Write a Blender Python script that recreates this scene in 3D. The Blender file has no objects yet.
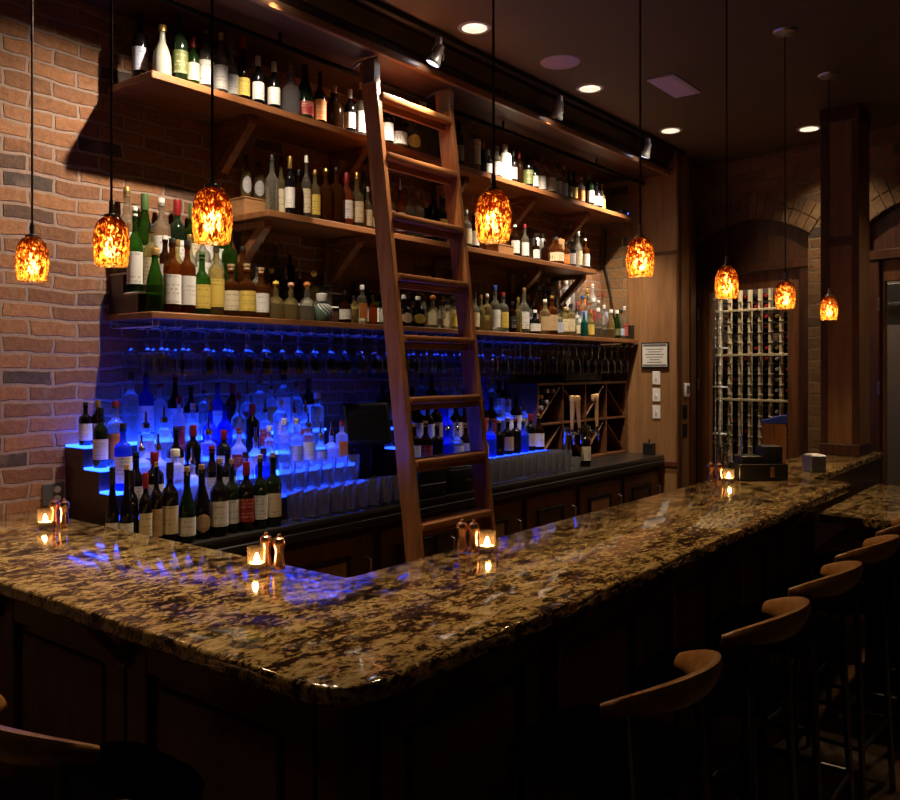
import bpy, bmesh, math, random
from mathutils import Vector, Matrix
PI = math.pi
R = math.radians
scene = bpy.context.scene
C = scene.collection
random.seed(11)

# ------------------------------------------------------------------ camera
EYE = 1.642
cam_d = bpy.data.cameras.new('camera')
cam = bpy.data.objects.new('camera', cam_d)
C.objects.link(cam)
cam.location = (0, 0, EYE)
cam.rotation_euler = (R(90), 0, R(-51.7))
cam_d.sensor_fit = 'HORIZONTAL'
cam_d.sensor_width = 36
cam_d.lens = 854 / 900 * 36
cam_d.shift_y = -32 / 900
cam_d.clip_start = 0.05
scene.camera = cam

# ------------------------------------------------------------------ world, exposure
scene.view_settings.view_transform = 'Standard'
scene.view_settings.look = 'None'
scene.view_settings.gamma = 1
scene.view_settings.use_curve_mapping = False
scene.view_settings.exposure = 0.16
w = bpy.data.worlds.new('world')
scene.world = w
w.use_nodes = True
w.node_tree.nodes['Background'].inputs[0].default_value = (0.8, 0.55, 0.4, 1)
w.node_tree.nodes['Background'].inputs[1].default_value = 0.003
scene.cycles.transparent_max_bounces = 32
scene.cycles.max_bounces = 8
scene.cycles.sample_clamp_indirect = 2.5
scene.cycles.caustics_reflective = False
scene.cycles.caustics_refractive = False

# light levels of the lamps in the room
SPOT_W = [112, 105, 95, 130, 26]    # track heads, left to right, and one added out of view for the top shelf
SPOT_AIM = [(1.45, 3.45, 0.75), (3.05, 3.25, 2.1), (4.75, 3.25, 2.2), (5.75, 3.3, 2.0), (2.72, 3.16, 2.72)]
DOWN_W = 20
PENDANT_W = 12.5
BULB = 150
BLUE = 13.0
CELLAR_W = 40
CEIL = 3.35
WALL_Y = 3.45


def spot_light(name, loc, target, watts, color, size, blend=0.5, radius=0.02):
    d = bpy.data.lights.new(name, 'SPOT')
    d.energy = watts; d.color = color; d.spot_size = R(size); d.spot_blend = blend; d.shadow_soft_size = radius
    o = bpy.data.objects.new(name, d); C.objects.link(o)
    o.location = loc
    o.rotation_euler = (Vector(target) - Vector(loc)).to_track_quat('-Z', 'Y').to_euler()
    return o

# ------------------------------------------------------------------ helpers
def ray(u):
    t = (u - 450) / 854
    return 0.785 + 0.62 * t, 0.62 - 0.785 * t

def x_at(u, y):
    rx, ry = ray(u)
    return rx * y / ry

def z_at(u, v, y):
    d = y / ray(u)[1]
    return EYE + (368 - v) / 854 * d


def mat(name, color, rough=0.5, metal=0.0, **kw):
    m = bpy.data.materials.new(name); m.use_nodes = True
    b = m.node_tree.nodes['Principled BSDF']
    b.inputs['Base Color'].default_value = (*color, 1)
    b.inputs['Roughness'].default_value = rough
    b.inputs['Metallic'].default_value = metal
    for k, v in kw.items():
        b.inputs[k].default_value = v
    return m

class NT:
    """a small node-tree helper"""
    def __init__(s, name):
        s.m = bpy.data.materials.new(name); s.m.use_nodes = True
        s.t = s.m.node_tree
        for n in list(s.t.nodes): s.t.nodes.remove(n)
        s.out = s.t.nodes.new('ShaderNodeOutputMaterial')
    def n(s, typ, ins=None, **props):
        nd = s.t.nodes.new(typ)
        for k, v in props.items(): setattr(nd, k, v)
        for k, v in (ins or {}).items():
            if isinstance(v, bpy.types.NodeSocket): s.t.links.new(v, nd.inputs[k])
            elif isinstance(v, (tuple, list)) and len(v) == 3 and nd.inputs[k].type == 'RGBA': nd.inputs[k].default_value = (*v, 1)
            else: nd.inputs[k].default_value = v
        return nd
    def math(s, op, a, b=0.0, clamp=False):
        return s.n('ShaderNodeMath', {0: a, 1: b}, operation=op, use_clamp=clamp).outputs[0]
    def mix(s, f, a, b, blend='MIX'):
        nd = s.t.nodes.new('ShaderNodeMix'); nd.data_type = 'RGBA'; nd.blend_type = blend
        for k, v in ((0, f), (6, a), (7, b)):
            if isinstance(v, bpy.types.NodeSocket): s.t.links.new(v, nd.inputs[k])
            elif isinstance(v, (tuple, list)): nd.inputs[k].default_value = (*v, 1) if len(v) == 3 else v
            else: nd.inputs[k].default_value = v
        return nd.outputs[2]
    def ramp(s, fac, stops, interp='LINEAR'):
        nd = s.t.nodes.new('ShaderNodeValToRGB'); s.t.links.new(fac, nd.inputs[0])
        nd.color_ramp.interpolation = interp
        e = nd.color_ramp.elements
        while len(e) < len(stops): e.new(0.5)
        for i, (p, c) in enumerate(stops):
            e[i].position = p; e[i].color = (*c, 1) if len(c) == 3 else c
        return nd.outputs[0]
    def done(s, sock):
        s.t.links.new(sock, s.out.inputs[0]); return s.m

def wood(name, c1, c2, axis='X', rough=0.38, scale=1.0, coat=0.15):
    t = NT(name)
    co = t.n('ShaderNodeTexCoord').outputs['Object']
    sc = {'X': (1.2, 16, 16), 'Y': (16, 1.2, 16), 'Z': (16, 16, 1.2)}[axis]
    mp = t.n('ShaderNodeMapping', {0: co, 3: tuple(x * scale for x in sc)}).outputs[0]
    n1 = t.n('ShaderNodeTexNoise', {'Vector': mp, 'Scale': 1.6, 'Detail': 7.0, 'Roughness': 0.6, 'Distortion': 0.6}).outputs[0]
    n2 = t.n('ShaderNodeTexNoise', {'Vector': mp, 'Scale': 9.0, 'Detail': 3.0}).outputs[0]
    f = t.math('ADD', n1, t.math('MULTIPLY', t.math('SUBTRACT', n2, 0.5), 0.35))
    col = t.ramp(f, [(0.32, c2), (0.66, c1)])
    bump = t.n('ShaderNodeBump', {'Strength': 0.12, 'Distance': 0.004, 'Height': f}).outputs[0]
    p = t.n('ShaderNodeBsdfPrincipled', {'Base Color': col, 'Roughness': rough, 'Normal': bump, 'Coat Weight': coat, 'Coat Roughness': 0.25})
    return t.done(p.outputs[0])

def brick_mat(name, c1, c2, dark, mortar, along='X', bw=0.205, bh=0.0655):
    t = NT(name)
    co = t.n('ShaderNodeTexCoord').outputs['Object']
    sp = t.n('ShaderNodeSeparateXYZ', {0: co})
    h = sp.outputs[0 if along == 'X' else 1]
    wob = t.n('ShaderNodeTexNoise', {'Vector': co, 'Scale': 5.5, 'Detail': 4.0}).outputs['Color']
    ws = t.n('ShaderNodeSeparateColor', {0: wob})
    hx = t.math('ADD', h, t.math('MULTIPLY', t.math('SUBTRACT', ws.outputs[0], 0.5), 0.060))
    hz = t.math('ADD', sp.outputs[2], t.math('MULTIPLY', t.math('SUBTRACT', ws.outputs[1], 0.5), 0.046))
    v = t.n('ShaderNodeCombineXYZ', {0: hx, 1: hz, 2: 0.0}).outputs[0]
    def bt(a, b, m):
        return t.n('ShaderNodeTexBrick', {'Vector': v, 'Color1': a, 'Color2': b, 'Mortar': m, 'Scale': 1.0, 'Mortar Size': 0.0082,
                   'Mortar Smooth': 0.35, 'Bias': 0.0, 'Brick Width': bw, 'Row Height': bh}, offset=0.5, squash=1.0)
    rnd = bt((0, 0, 0), (1, 1, 1), (0.5, 0.5, 0.5))
    tone = t.ramp(rnd.outputs[0], [(0.0, dark), (0.03, dark), (0.10, c2), (0.6, c1), (1.0, tuple(x * 1.18 for x in c1))])
    gr = t.n('ShaderNodeTexNoise', {'Vector': co, 'Scale': 38.0, 'Detail': 8.0, 'Roughness': 0.7}).outputs[0]
    bl = t.n('ShaderNodeTexNoise', {'Vector': co, 'Scale': 9.0, 'Detail': 5.0}).outputs[0]
    tone = t.mix(1.0, tone, t.ramp(gr, [(0.3, (0.62, 0.62, 0.62)), (0.7, (1.18, 1.16, 1.14))]), 'MULTIPLY')
    tone = t.mix(t.math('MULTIPLY', t.math('SUBTRACT', bl, 0.56, True), 2.6, True), tone, mortar)
    mor = t.mix(gr, tuple(x * 0.7 for x in mortar), tuple(x * 1.2 for x in mortar))
    fac = t.math('ADD', rnd.outputs[1], t.math('MULTIPLY', t.math('SUBTRACT', gr, 0.62, True), 1.6), True)
    col = t.mix(fac, tone, mor)
    hgt = t.math('ADD', t.math('SUBTRACT', 1.0, rnd.outputs[1]), t.math('MULTIPLY', gr, 0.55))
    bump = t.n('ShaderNodeBump', {'Strength': 1.0, 'Distance': 0.014, 'Height': hgt}).outputs[0]
    p = t.n('ShaderNodeBsdfPrincipled', {'Base Color': col, 'Roughness': 0.85, 'Normal': bump})
    return t.done(p.outputs[0])

def granite():
    t = NT('granite')
    co = t.n('ShaderNodeTexCoord').outputs['Object']
    mp = t.n('ShaderNodeMapping', {0: co, 2: (0, 0, R(25)), 3: (1.0, 1.7, 1.3)}).outputs[0]
    a = t.n('ShaderNodeTexNoise', {'Vector': mp, 'Scale': 19.0, 'Detail': 9.0, 'Roughness': 0.68, 'Distortion': 0.9}).outputs[0]
    b = t.n('ShaderNodeTexNoise', {'Vector': mp, 'Scale': 5.0, 'Detail': 4.0, 'Distortion': 1.2}).outputs[0]
    c = t.n('ShaderNodeTexVoronoi', {'Vector': mp, 'Scale': 75.0}, feature='F1').outputs['Color']
    cs = t.n('ShaderNodeSeparateColor', {0: c}).outputs[0]
    f = t.math('ADD', t.math('MULTIPLY', a, 0.8), t.math('MULTIPLY', b, 0.42))
    f = t.math('ADD', f, t.math('MULTIPLY', t.math('SUBTRACT', cs, 0.5), 0.12))
    col = t.ramp(f, [(0.47, (0.012, 0.008, 0.007)), (0.572, (0.045, 0.022, 0.012)), (0.60, (0.22, 0.135, 0.05)), (0.67, (0.46, 0.32, 0.125)), (0.80, (0.58, 0.46, 0.25))])
    sp = t.n('ShaderNodeTexNoise', {'Vector': co, 'Scale': 110.0, 'Detail': 3.0}).outputs[0]
    col = t.mix(t.math('MULTIPLY', t.math('SUBTRACT', sp, 0.58, True), 6.0, True), col, (0.03, 0.022, 0.018))
    p = t.n('ShaderNodeBsdfPrincipled', {'Base Color': col, 'Roughness': 0.09, 'Coat Weight': 0.5, 'Coat Roughness': 0.04})
    return t.done(p.outputs[0])

def glass(name, tint, haze=0.12, hazecol=(0.8, 0.8, 0.75), gloss=0.10, fmul=1.0, solid=0.45):
    """bottle glass: part bends the light, part lets it straight through, plus a haze painted in for refracted light"""
    t = NT(name)
    tr = t.n('ShaderNodeBsdfTransparent', {0: tint}).outputs[0]
    rf = t.n('ShaderNodeBsdfGlass', {0: tint, 'Roughness': gloss * 0.3, 'IOR': 1.40}).outputs[0]
    tr = t.n('ShaderNodeMixShader', {0: solid, 1: tr, 2: rf}).outputs[0]
    tl = t.n('ShaderNodeBsdfTranslucent', {0: hazecol}).outputs[0]
    df = t.n('ShaderNodeBsdfDiffuse', {0: hazecol}).outputs[0]
    hz = t.n('ShaderNodeMixShader', {0: 0.5, 1: tl, 2: df}).outputs[0]
    body = t.n('ShaderNodeMixShader', {0: haze, 1: tr, 2: hz}).outputs[0]  # haze share painted in for light refracted through the bottles
    gl = t.n('ShaderNodeBsdfGlossy', {0: (1, 1, 1), 'Roughness': gloss}).outputs[0]
    fr = t.n('ShaderNodeLayerWeight', {0: 0.15}).outputs['Fresnel']
    f = t.math('MULTIPLY', fr, fmul * 0.6, True)
    return t.done(t.n('ShaderNodeMixShader', {0: f, 1: body, 2: gl}).outputs[0])

def clear_glass(name, tint, rough=0.0, ior=1.48):
    t = NT(name)
    return t.done(t.n('ShaderNodeBsdfGlass', {0: tint, 'Roughness': rough, 'IOR': ior}).outputs[0])

def label_mat(name, paper, ink):
    t = NT(name)
    uv = t.n('ShaderNodeTexCoord').outputs['UV']
    s = t.n('ShaderNodeSeparateXYZ', {0: uv})
    v7 = t.math('MULTIPLY', s.outputs[1], 7.0)
    row = t.math('FLOOR', v7)
    fr = t.math('FRACT', v7)
    vec = t.n('ShaderNodeCombineXYZ', {0: t.math('MULTIPLY', s.outputs[0], 26.0), 1: t.math('MULTIPLY', row, 9.7), 2: 0.0}).outputs[0]
    oi = t.n('ShaderNodeObjectInfo').outputs['Random']
    n = t.n('ShaderNodeTexNoise', {'Vector': vec, 'Scale': 1.0, 'Detail': 1.0, 'W': t.math('MULTIPLY', oi, 40.0)}, noise_dimensions='4D').outputs[0]
    ink_f = t.math('MULTIPLY', t.math('GREATER_THAN', n, 0.5), t.math('LESS_THAN', t.math('ABSOLUTE', t.math('SUBTRACT', fr, 0.5)), 0.24))
    pick = t.n('ShaderNodeTexNoise', {'Vector': t.n('ShaderNodeCombineXYZ', {0: row, 1: t.math('MULTIPLY', oi, 77.0), 2: 3.0}).outputs[0], 'Scale': 3.1}).outputs[0]
    ink_f = t.math('MULTIPLY', ink_f, t.math('GREATER_THAN', pick, 0.47))
    edge = t.math('LESS_THAN', t.math('ABSOLUTE', t.math('SUBTRACT', s.outputs[0], 0.5)), 0.3)
    ink_f = t.math('MULTIPLY', t.math('MULTIPLY', ink_f, edge), 0.45)
    col = t.mix(ink_f, paper, ink)
    p = t.n('ShaderNodeBsdfPrincipled', {'Base Color': col, 'Roughness': 0.55})
    return t.done(p.outputs[0])

def emit(name, color, strength):
    t = NT(name)
    return t.done(t.n('ShaderNodeEmission', {0: color, 1: strength}).outputs[0])

# ---- bmesh shape adders
def add_box(bm, lo, hi, bevel=0.0, seg=1):
    b = bmesh.new()
    bmesh.ops.create_cube(b, size=1)
    for v in b.verts:
        v.co = Vector([lo[i] + (v.co[i] + 0.5) * (hi[i] - lo[i]) for i in range(3)])
    if bevel:
        bmesh.ops.bevel(b, geom=list(b.edges), offset=bevel, segments=seg, profile=0.5, affect='EDGES')
    merge(bm, b)

def merge(bm, b, mtx=None):
    if mtx is not None: b.transform(mtx)
    me = bpy.data.meshes.new('tmp'); b.to_mesh(me); b.free()
    bm.from_mesh(me); bpy.data.meshes.remove(me)

def add_lathe(bm, prof, n=20, at=(0, 0, 0), square=0.0, mtx=None, sx=1.0, sy=1.0):
    b = bmesh.new() if mtx is not None else bm
    rings = []
    for r, z in prof:
        if r < 1e-6:
            rings.append([b.verts.new((at[0], at[1], at[2] + z))]); continue
        ring = []
        for i in range(n):
            a = 2 * PI * (i + 0.5) / n
            k = 1.0
            if square:
                e = 2 + 8 * square
                k = 1 / (abs(math.cos(a)) ** e + abs(math.sin(a)) ** e) ** (1 / e)
            ring.append(b.verts.new((at[0] + r * k * math.cos(a) * sx, at[1] + r * k * math.sin(a) * sy, at[2] + z)))
        rings.append(ring)
    for a, c in zip(rings, rings[1:]):
        if len(a) == 1 and len(c) == 1: continue
        for i in range(n):
            j = (i + 1) % n
            if len(a) == 1: b.faces.new((a[0], c[j], c[i]))
            elif len(c) == 1: b.faces.new((a[i], a[j], c[0]))
            else: b.faces.new((a[i], a[j], c[j], c[i]))
    if mtx is not None: merge(bm, b, mtx)

def add_tube(bm, pts, r, n=8, caps=True):
    pts = [Vector(p) for p in pts]
    rr = r if isinstance(r, (list, tuple)) else [r] * len(pts)
    rings = []
    up = Vector((0, 0, 1))
    for i, p in enumerate(pts):
        d = (pts[min(i + 1, len(pts) - 1)] - pts[max(i - 1, 0)]).normalized()
        ref = up if abs(d.dot(up)) < 0.95 else Vector((1, 0, 0))
        s = d.cross(ref).normalized(); q = s.cross(d)
        rings.append([bm.verts.new(p + (s * math.cos(2 * PI * k / n) + q * math.sin(2 * PI * k / n)) * rr[i]) for k in range(n)])
    for a, c in zip(rings, rings[1:]):
        for k in range(n):
            bm.faces.new((a[k], a[(k + 1) % n], c[(k + 1) % n], c[k]))
    if caps:
        bm.faces.new(rings[0][::-1]); bm.faces.new(rings[-1])

def add_prism(bm, poly, axis, lo, hi):
    """poly: 2-D outline in the plane across the axis; extruded from lo to hi along it"""
    def P(a, b, c):
        return {'X': (c, a, b), 'Y': (a, c, b), 'Z': (a, b, c)}[axis]
    A = [bm.verts.new(P(a, b, lo)) for a, b in poly]
    B = [bm.verts.new(P(a, b, hi)) for a, b in poly]
    n = len(poly)
    bm.faces.new(A); bm.faces.new(B[::-1])
    for i in range(n):
        bm.faces.new((A[i], B[i], B[(i + 1) % n], A[(i + 1) % n]))

def add_bar(bm, p, q, wd, dp, side=(1, 0, 0), bevel=0.003):
    """a rectangular stick from p to q; wd is its size along side, dp across"""
    p = Vector(p); q = Vector(q); d = (q - p); L = d.length; d.normalize()
    s = Vector(side); s = (s - d * s.dot(d)).normalized(); t = d.cross(s)
    b = bmesh.new(); add_box(b, (-wd / 2, -dp / 2, 0), (wd / 2, dp / 2, L), bevel)
    m = Matrix((s, t, d)).transposed().to_4x4(); m.translation = p
    merge(bm, b, m)

def to_mesh(name, bm, m, smooth=35):
    bmesh.ops.recalc_face_normals(bm, faces=list(bm.faces))
    me = bpy.data.meshes.new(name); bm.to_mesh(me); bm.free()
    if m is not None: me.materials.append(m)
    if smooth:
        for p in me.polygons: p.use_smooth = True
        me.set_sharp_from_angle(angle=R(smooth))
    return me

def obj(name, bm, m, parent=None, loc=(0, 0, 0), smooth=35):
    me = bm if isinstance(bm, bpy.types.Mesh) else to_mesh(name, bm, m, smooth)
    o = bpy.data.objects.new(name, me); C.objects.link(o)
    o.location = loc
    if parent is not None: o.parent = parent
    return o

def tag(o, label, cat, group=None):
    o['label'] = label; o['category'] = cat
    if group: o['group'] = group
    return o

def thing(name, label, cat, loc=(0, 0, 0), rz=0.0, group=None):
    o = bpy.data.objects.new(name, None); C.objects.link(o)
    o.location = loc; o.rotation_euler = (0, 0, rz); o.empty_display_size = 0.05
    return tag(o, label, cat, group)

def struct(name, bm, m, parent=None, smooth=35):
    o = obj(name, bm, m, parent, smooth=smooth)
    if parent is None: o['kind'] = 'structure'
    return o

def dup(root, loc=None, rz=None, label=None, group=None):
    r = root.copy(); C.objects.link(r)
    if loc is not None: r.location = loc
    if rz is not None: r.rotation_euler = (0, 0, rz)
    if label: r['label'] = label
    if group: r['group'] = group
    for ch in list(root.children):
        c = ch.copy(); C.objects.link(c); c.parent = r
        for g in list(ch.children):
            d = g.copy(); C.objects.link(d); d.parent = c
    return r

ONES = 'first second third fourth fifth sixth seventh eighth ninth tenth eleventh twelfth thirteenth fourteenth fifteenth sixteenth seventeenth eighteenth nineteenth'.split()
TENS = {2: ('twentieth', 'twenty'), 3: ('thirtieth', 'thirty'), 4: ('fortieth', 'forty'), 5: ('fiftieth', 'fifty'), 6: ('sixtieth', 'sixty')}
def nth(k):
    if k < 20: return ONES[k - 1]
    a, b = divmod(k, 10)
    return TENS[a][0] if b == 0 else TENS[a][1] + '-' + ONES[b - 1]

# ------------------------------------------------------------------ materials
M = {}
M['brick'] = brick_mat('brick', (0.35, 0.160, 0.075), (0.245, 0.110, 0.056), (0.09, 0.065, 0.055), (0.38, 0.265, 0.215))
M['brick_end'] = brick_mat('brick_end', (0.27, 0.14, 0.055), (0.20, 0.10, 0.042), (0.06, 0.04, 0.03), (0.24, 0.18, 0.11), along='Y', bw=0.25, bh=0.085)
M['wood'] = wood('oak_red', (0.30, 0.125, 0.046), (0.135, 0.048, 0.017))
M['wood_y'] = wood('oak_red_y', (0.30, 0.125, 0.046), (0.135, 0.048, 0.017), axis='Y')
M['wood_z'] = wood('oak_red_z', (0.30, 0.125, 0.046), (0.135, 0.048, 0.017), axis='Z')
M['ladder'] = wood('ladder_wood', (0.40, 0.165, 0.062), (0.20, 0.072, 0.026), axis='Z', rough=0.3)
M['ladder_x'] = wood('ladder_tread', (0.40, 0.165, 0.062), (0.20, 0.072, 0.026), axis='X', rough=0.3)
M['panel'] = wood('panel_wood', (0.33, 0.17, 0.072), (0.21, 0.10, 0.038), axis='Z', scale=0.6, rough=0.45)
M['dark_wood'] = wood('dark_wood', (0.055, 0.022, 0.011), (0.026, 0.010, 0.006), axis='X')
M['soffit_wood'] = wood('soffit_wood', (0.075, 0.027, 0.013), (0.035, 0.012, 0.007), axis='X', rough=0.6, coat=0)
M['rack_wood'] = wood('rack_wood', (0.17, 0.065, 0.026), (0.08, 0.03, 0.012), axis='X')
M['dark_wood_z'] = wood('dark_wood_z', (0.12, 0.042, 0.017), (0.05, 0.018, 0.008), axis='Z')
M['floor'] = wood('floor_boards', (0.20, 0.11, 0.05), (0.10, 0.05, 0.022), axis='X', rough=0.35)
M['stool'] = wood('stool_wood', (0.42, 0.20, 0.06), (0.20, 0.085, 0.025), axis='X', rough=0.3)
M['crate'] = wood('crate_wood', (0.42, 0.22, 0.09), (0.28, 0.13, 0.05), axis='X', rough=0.5)
M['oak_pale'] = wood('pale_rack_wood', (0.62, 0.50, 0.32), (0.45, 0.34, 0.2), axis='Z', rough=0.5, coat=0)
M['handle_wood'] = wood('tap_handle_wood', (0.78, 0.52, 0.25), (0.55, 0.32, 0.13), axis='Z', rough=0.35)
M['granite'] = granite()
M['ceiling'] = mat('ceiling_paint', (0.105, 0.072, 0.030), 0.6)
M['plaster'] = mat('dark_plaster', (0.05, 0.03, 0.02), 0.8)
M['matte_black'] = mat('matte_black', (0.008, 0.007, 0.007), 0.9, 0, **{'Specular IOR Level': 0.1})
M['black'] = mat('black_plastic', (0.012, 0.012, 0.013), 0.35)
M['screen'] = mat('screen', (0.008, 0.009, 0.008), 0.06)
M['cord'] = mat('cord', (0.015, 0.012, 0.012), 0.5)
M['chrome'] = mat('chrome', (0.75, 0.76, 0.78), 0.14, 1.0)
M['steel'] = mat('brushed_steel', (0.55, 0.55, 0.56), 0.32, 1.0)
M['copper'] = mat('copper', (1.0, 0.56, 0.38), 0.24, 1.0)
M['white'] = mat('white_paint', (0.75, 0.74, 0.72), 0.5)
M['grille'] = mat('lilac_lit_grille', (0.74, 0.66, 0.80), 0.6)  # lilac is cool light painted into the base colour
M['track_white'] = mat('lamp_housing', (0.55, 0.56, 0.62), 0.3, 0.6)
M['paper'] = mat('paper', (0.72, 0.70, 0.66), 0.7)
M['ink'] = mat('ink', (0.12, 0.12, 0.13), 0.7)
M['gold'] = mat('gold_foil', (0.72, 0.46, 0.14), 0.3, 0.8)
M['leather'] = mat('leather', (0.0015, 0.0012, 0.0012), 1.0, 0, **{'Specular IOR Level': 0.0})
M['rack_wire'] = mat('rack_wire', (0.80, 0.80, 0.82), 0.25, 0.35)
M['counter_top'] = mat('counter_black', (0.022, 0.019, 0.018), 0.28)
M['gun_metal'] = mat('gun_metal', (0.22, 0.23, 0.26), 0.22, 1.0)
M['plate'] = mat('grey_plate', (0.09, 0.085, 0.08), 0.6)
M['dark_metal'] = mat('dark_metal', (0.10, 0.10, 0.11), 0.3, 1.0)
M['wax'] = mat('wax', (0.85, 0.78, 0.62), 0.5)
def rough_brick():
    t = NT('arch_brick')
    co = t.n('ShaderNodeTexCoord').outputs['Object']
    a = t.n('ShaderNodeTexNoise', {'Vector': co, 'Scale': 7.0, 'Detail': 3.0}).outputs[0]
    b = t.n('ShaderNodeTexNoise', {'Vector': co, 'Scale': 45.0, 'Detail': 7.0, 'Roughness': 0.7}).outputs[0]
    col = t.ramp(t.math('ADD', t.math('MULTIPLY', a, 0.6), t.math('MULTIPLY', b, 0.45)), [(0.35, (0.09, 0.05, 0.025)), (0.55, (0.21, 0.115, 0.05)), (0.72, (0.30, 0.20, 0.10))])
    bp = t.n('ShaderNodeBump', {'Strength': 0.8, 'Distance': 0.01, 'Height': b}).outputs[0]
    return t.done(t.n('ShaderNodeBsdfPrincipled', {'Base Color': col, 'Roughness': 0.85, 'Normal': bp}).outputs[0])
M['voussoir'] = rough_brick()
M['riser_top'] = mat('white_acrylic', (0.7, 0.68, 0.64), 0.3)
M['blue'] = emit('blue_led_acrylic', (0.010, 0.052, 1.0), BLUE)
M['blue_low'] = emit('blue_led_acrylic_low', (0.010, 0.052, 1.0), BLUE * 0.22)
M['blue_dim'] = emit('blue_led_acrylic_dim', (0.010, 0.052, 1.0), BLUE * 0.4)
M['bulb'] = emit('warm_bulb', (1.0, 0.60, 0.22), BULB)
M['flame'] = emit('flame', (1.0, 0.55, 0.18), 140)
M['lens'] = emit('downlight_lens', (1.0, 0.86, 0.66), 7)
M['spot_lens'] = emit('track_lens', (0.86, 0.90, 1.0), 14)
M['led'] = emit('blue_led', (0.05, 0.12, 1.0), 6)
M['glass'] = clear_glass('clear_glass', (0.96, 0.97, 0.98))
def tumbler_glass():
    t = NT('tumbler_glass')
    g = t.n('ShaderNodeBsdfGlass', {0: (0.97, 0.98, 0.99), 'Roughness': 0.07, 'IOR': 1.48}).outputs[0]
    d = t.n('ShaderNodeBsdfTranslucent', {0: (0.9, 0.9, 0.95)}).outputs[0]
    e = t.n('ShaderNodeBsdfDiffuse', {0: (0.9, 0.9, 0.95)}).outputs[0]
    h = t.n('ShaderNodeMixShader', {0: 0.5, 1: d, 2: e}).outputs[0]
    b = t.n('ShaderNodeMixShader', {0: 0.07, 1: g, 2: h}).outputs[0]  # white share painted in for light the tumblers should catch
    gl = t.n('ShaderNodeBsdfGlossy', {'Roughness': 0.2}).outputs[0]
    return t.done(t.n('ShaderNodeMixShader', {0: 0.10, 1: b, 2: gl}).outputs[0])
M['tumbler'] = tumbler_glass()
M['pane'] = glass('door_pane', (0.95, 0.95, 0.95), 0.0, gloss=0.02, fmul=0.6, solid=0.0)
M['votive'] = glass('votive_glass', (0.97, 0.93, 0.88), 0.03, (1, 0.8, 0.55), 0.03, solid=0.0)

def pendant_mat():
    t = NT('speckled_amber_glass')
    co = t.n('ShaderNodeTexCoord').outputs['Object']
    mp = t.n('ShaderNodeMapping', {0: co, 3: (1, 1, 0.55)}).outputs[0]
    v = t.n('ShaderNodeTexNoise', {'Vector': mp, 'Scale': 105.0, 'Detail': 2.5, 'Roughness': 0.5, 'Distortion': 1.6}).outputs[0]
    z = t.n('ShaderNodeSeparateXYZ', {0: co}).outputs[2]
    # the blower rolled more of the brown frit into the crown than into the lip
    thr = t.n('ShaderNodeMapRange', {0: z, 1: 0.0, 2: 0.125, 3: 0.505, 4: 0.345}).outputs[0]
    spot = t.math('MULTIPLY', t.math('SUBTRACT', v, thr), 11.0, True)
    tint = t.mix(spot, (0.50, 0.26, 0.075), (0.07, 0.020, 0.006))
    clr = t.mix(spot, (1.0, 0.84, 0.55), (0.10, 0.026, 0.008))
    tr = t.n('ShaderNodeBsdfTransparent', {0: clr}).outputs[0]
    tl = t.n('ShaderNodeBsdfTranslucent', {0: tint}).outputs[0]
    df = t.n('ShaderNodeBsdfDiffuse', {0: tint}).outputs[0]
    a = t.n('ShaderNodeMixShader', {0: 0.2, 1: tl, 2: df}).outputs[0]
    a = t.n('ShaderNodeMixShader', {0: 0.36, 1: a, 2: tr}).outputs[0]
    gl = t.n('ShaderNodeBsdfGlossy', {'Roughness': 0.08}).outputs[0]
    fr = t.n('ShaderNodeLayerWeight', {0: 0.15}).outputs['Fresnel']
    return t.done(t.n('ShaderNodeMixShader', {0: t.math('MULTIPLY', fr, 0.5), 1: a, 2: gl}).outputs[0])
M['pendant'] = pendant_mat()

GLASS = {
    'clear': glass('bottle_clear', (0.80, 0.80, 0.74), 0.13, (0.75, 0.72, 0.60)),
    'straw': glass('bottle_straw', (0.78, 0.70, 0.42), 0.18, (0.75, 0.62, 0.30)),
    'amber': glass('bottle_amber', (0.40, 0.15, 0.035), 0.15, (0.42, 0.14, 0.03)),
    'brown': glass('bottle_brown', (0.16, 0.06, 0.02), 0.2, (0.10, 0.035, 0.012)),
    'water': glass('bottle_water_clear', (0.92, 0.94, 0.97), 0.16, (0.85, 0.88, 0.92), 0.04, 1.0, 0.6),
    'rose': glass('bottle_rose', (0.65, 0.18, 0.10), 0.35, (0.60, 0.14, 0.06)),
    'green': glass('bottle_green', (0.15, 0.33, 0.08), 0.11, (0.12, 0.28, 0.05)),
    'dark green': mat('bottle_dark_green', (0.008, 0.016, 0.007), 0.07, 0, **{'Specular IOR Level': 0.6}),
    'black': mat('bottle_black', (0.006, 0.005, 0.006), 0.08, 0, **{'Specular IOR Level': 0.6}),
    'frosted': glass('bottle_frosted', (0.85, 0.88, 0.92), 0.42, (0.85, 0.88, 0.92), 0.25),
    'blue': glass('bottle_blue', (0.06, 0.16, 0.75), 0.35, (0.06, 0.16, 0.8)),
    'white': mat('bottle_white', (0.80, 0.77, 0.70), 0.3),
    'stone': mat('bottle_stoneware', (0.24, 0.25, 0.22), 0.3),
    'turquoise': mat('bottle_turquoise', (0.10, 0.16, 0.14), 0.2),
    'crystal': glass('bottle_crystal', (0.86, 0.86, 0.88), 0.10, (0.8, 0.8, 0.85), 0.02, 2.2),
    'teal': glass('bottle_teal', (0.04, 0.30, 0.26), 0.3, (0.03, 0.25, 0.22)),
}
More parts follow.
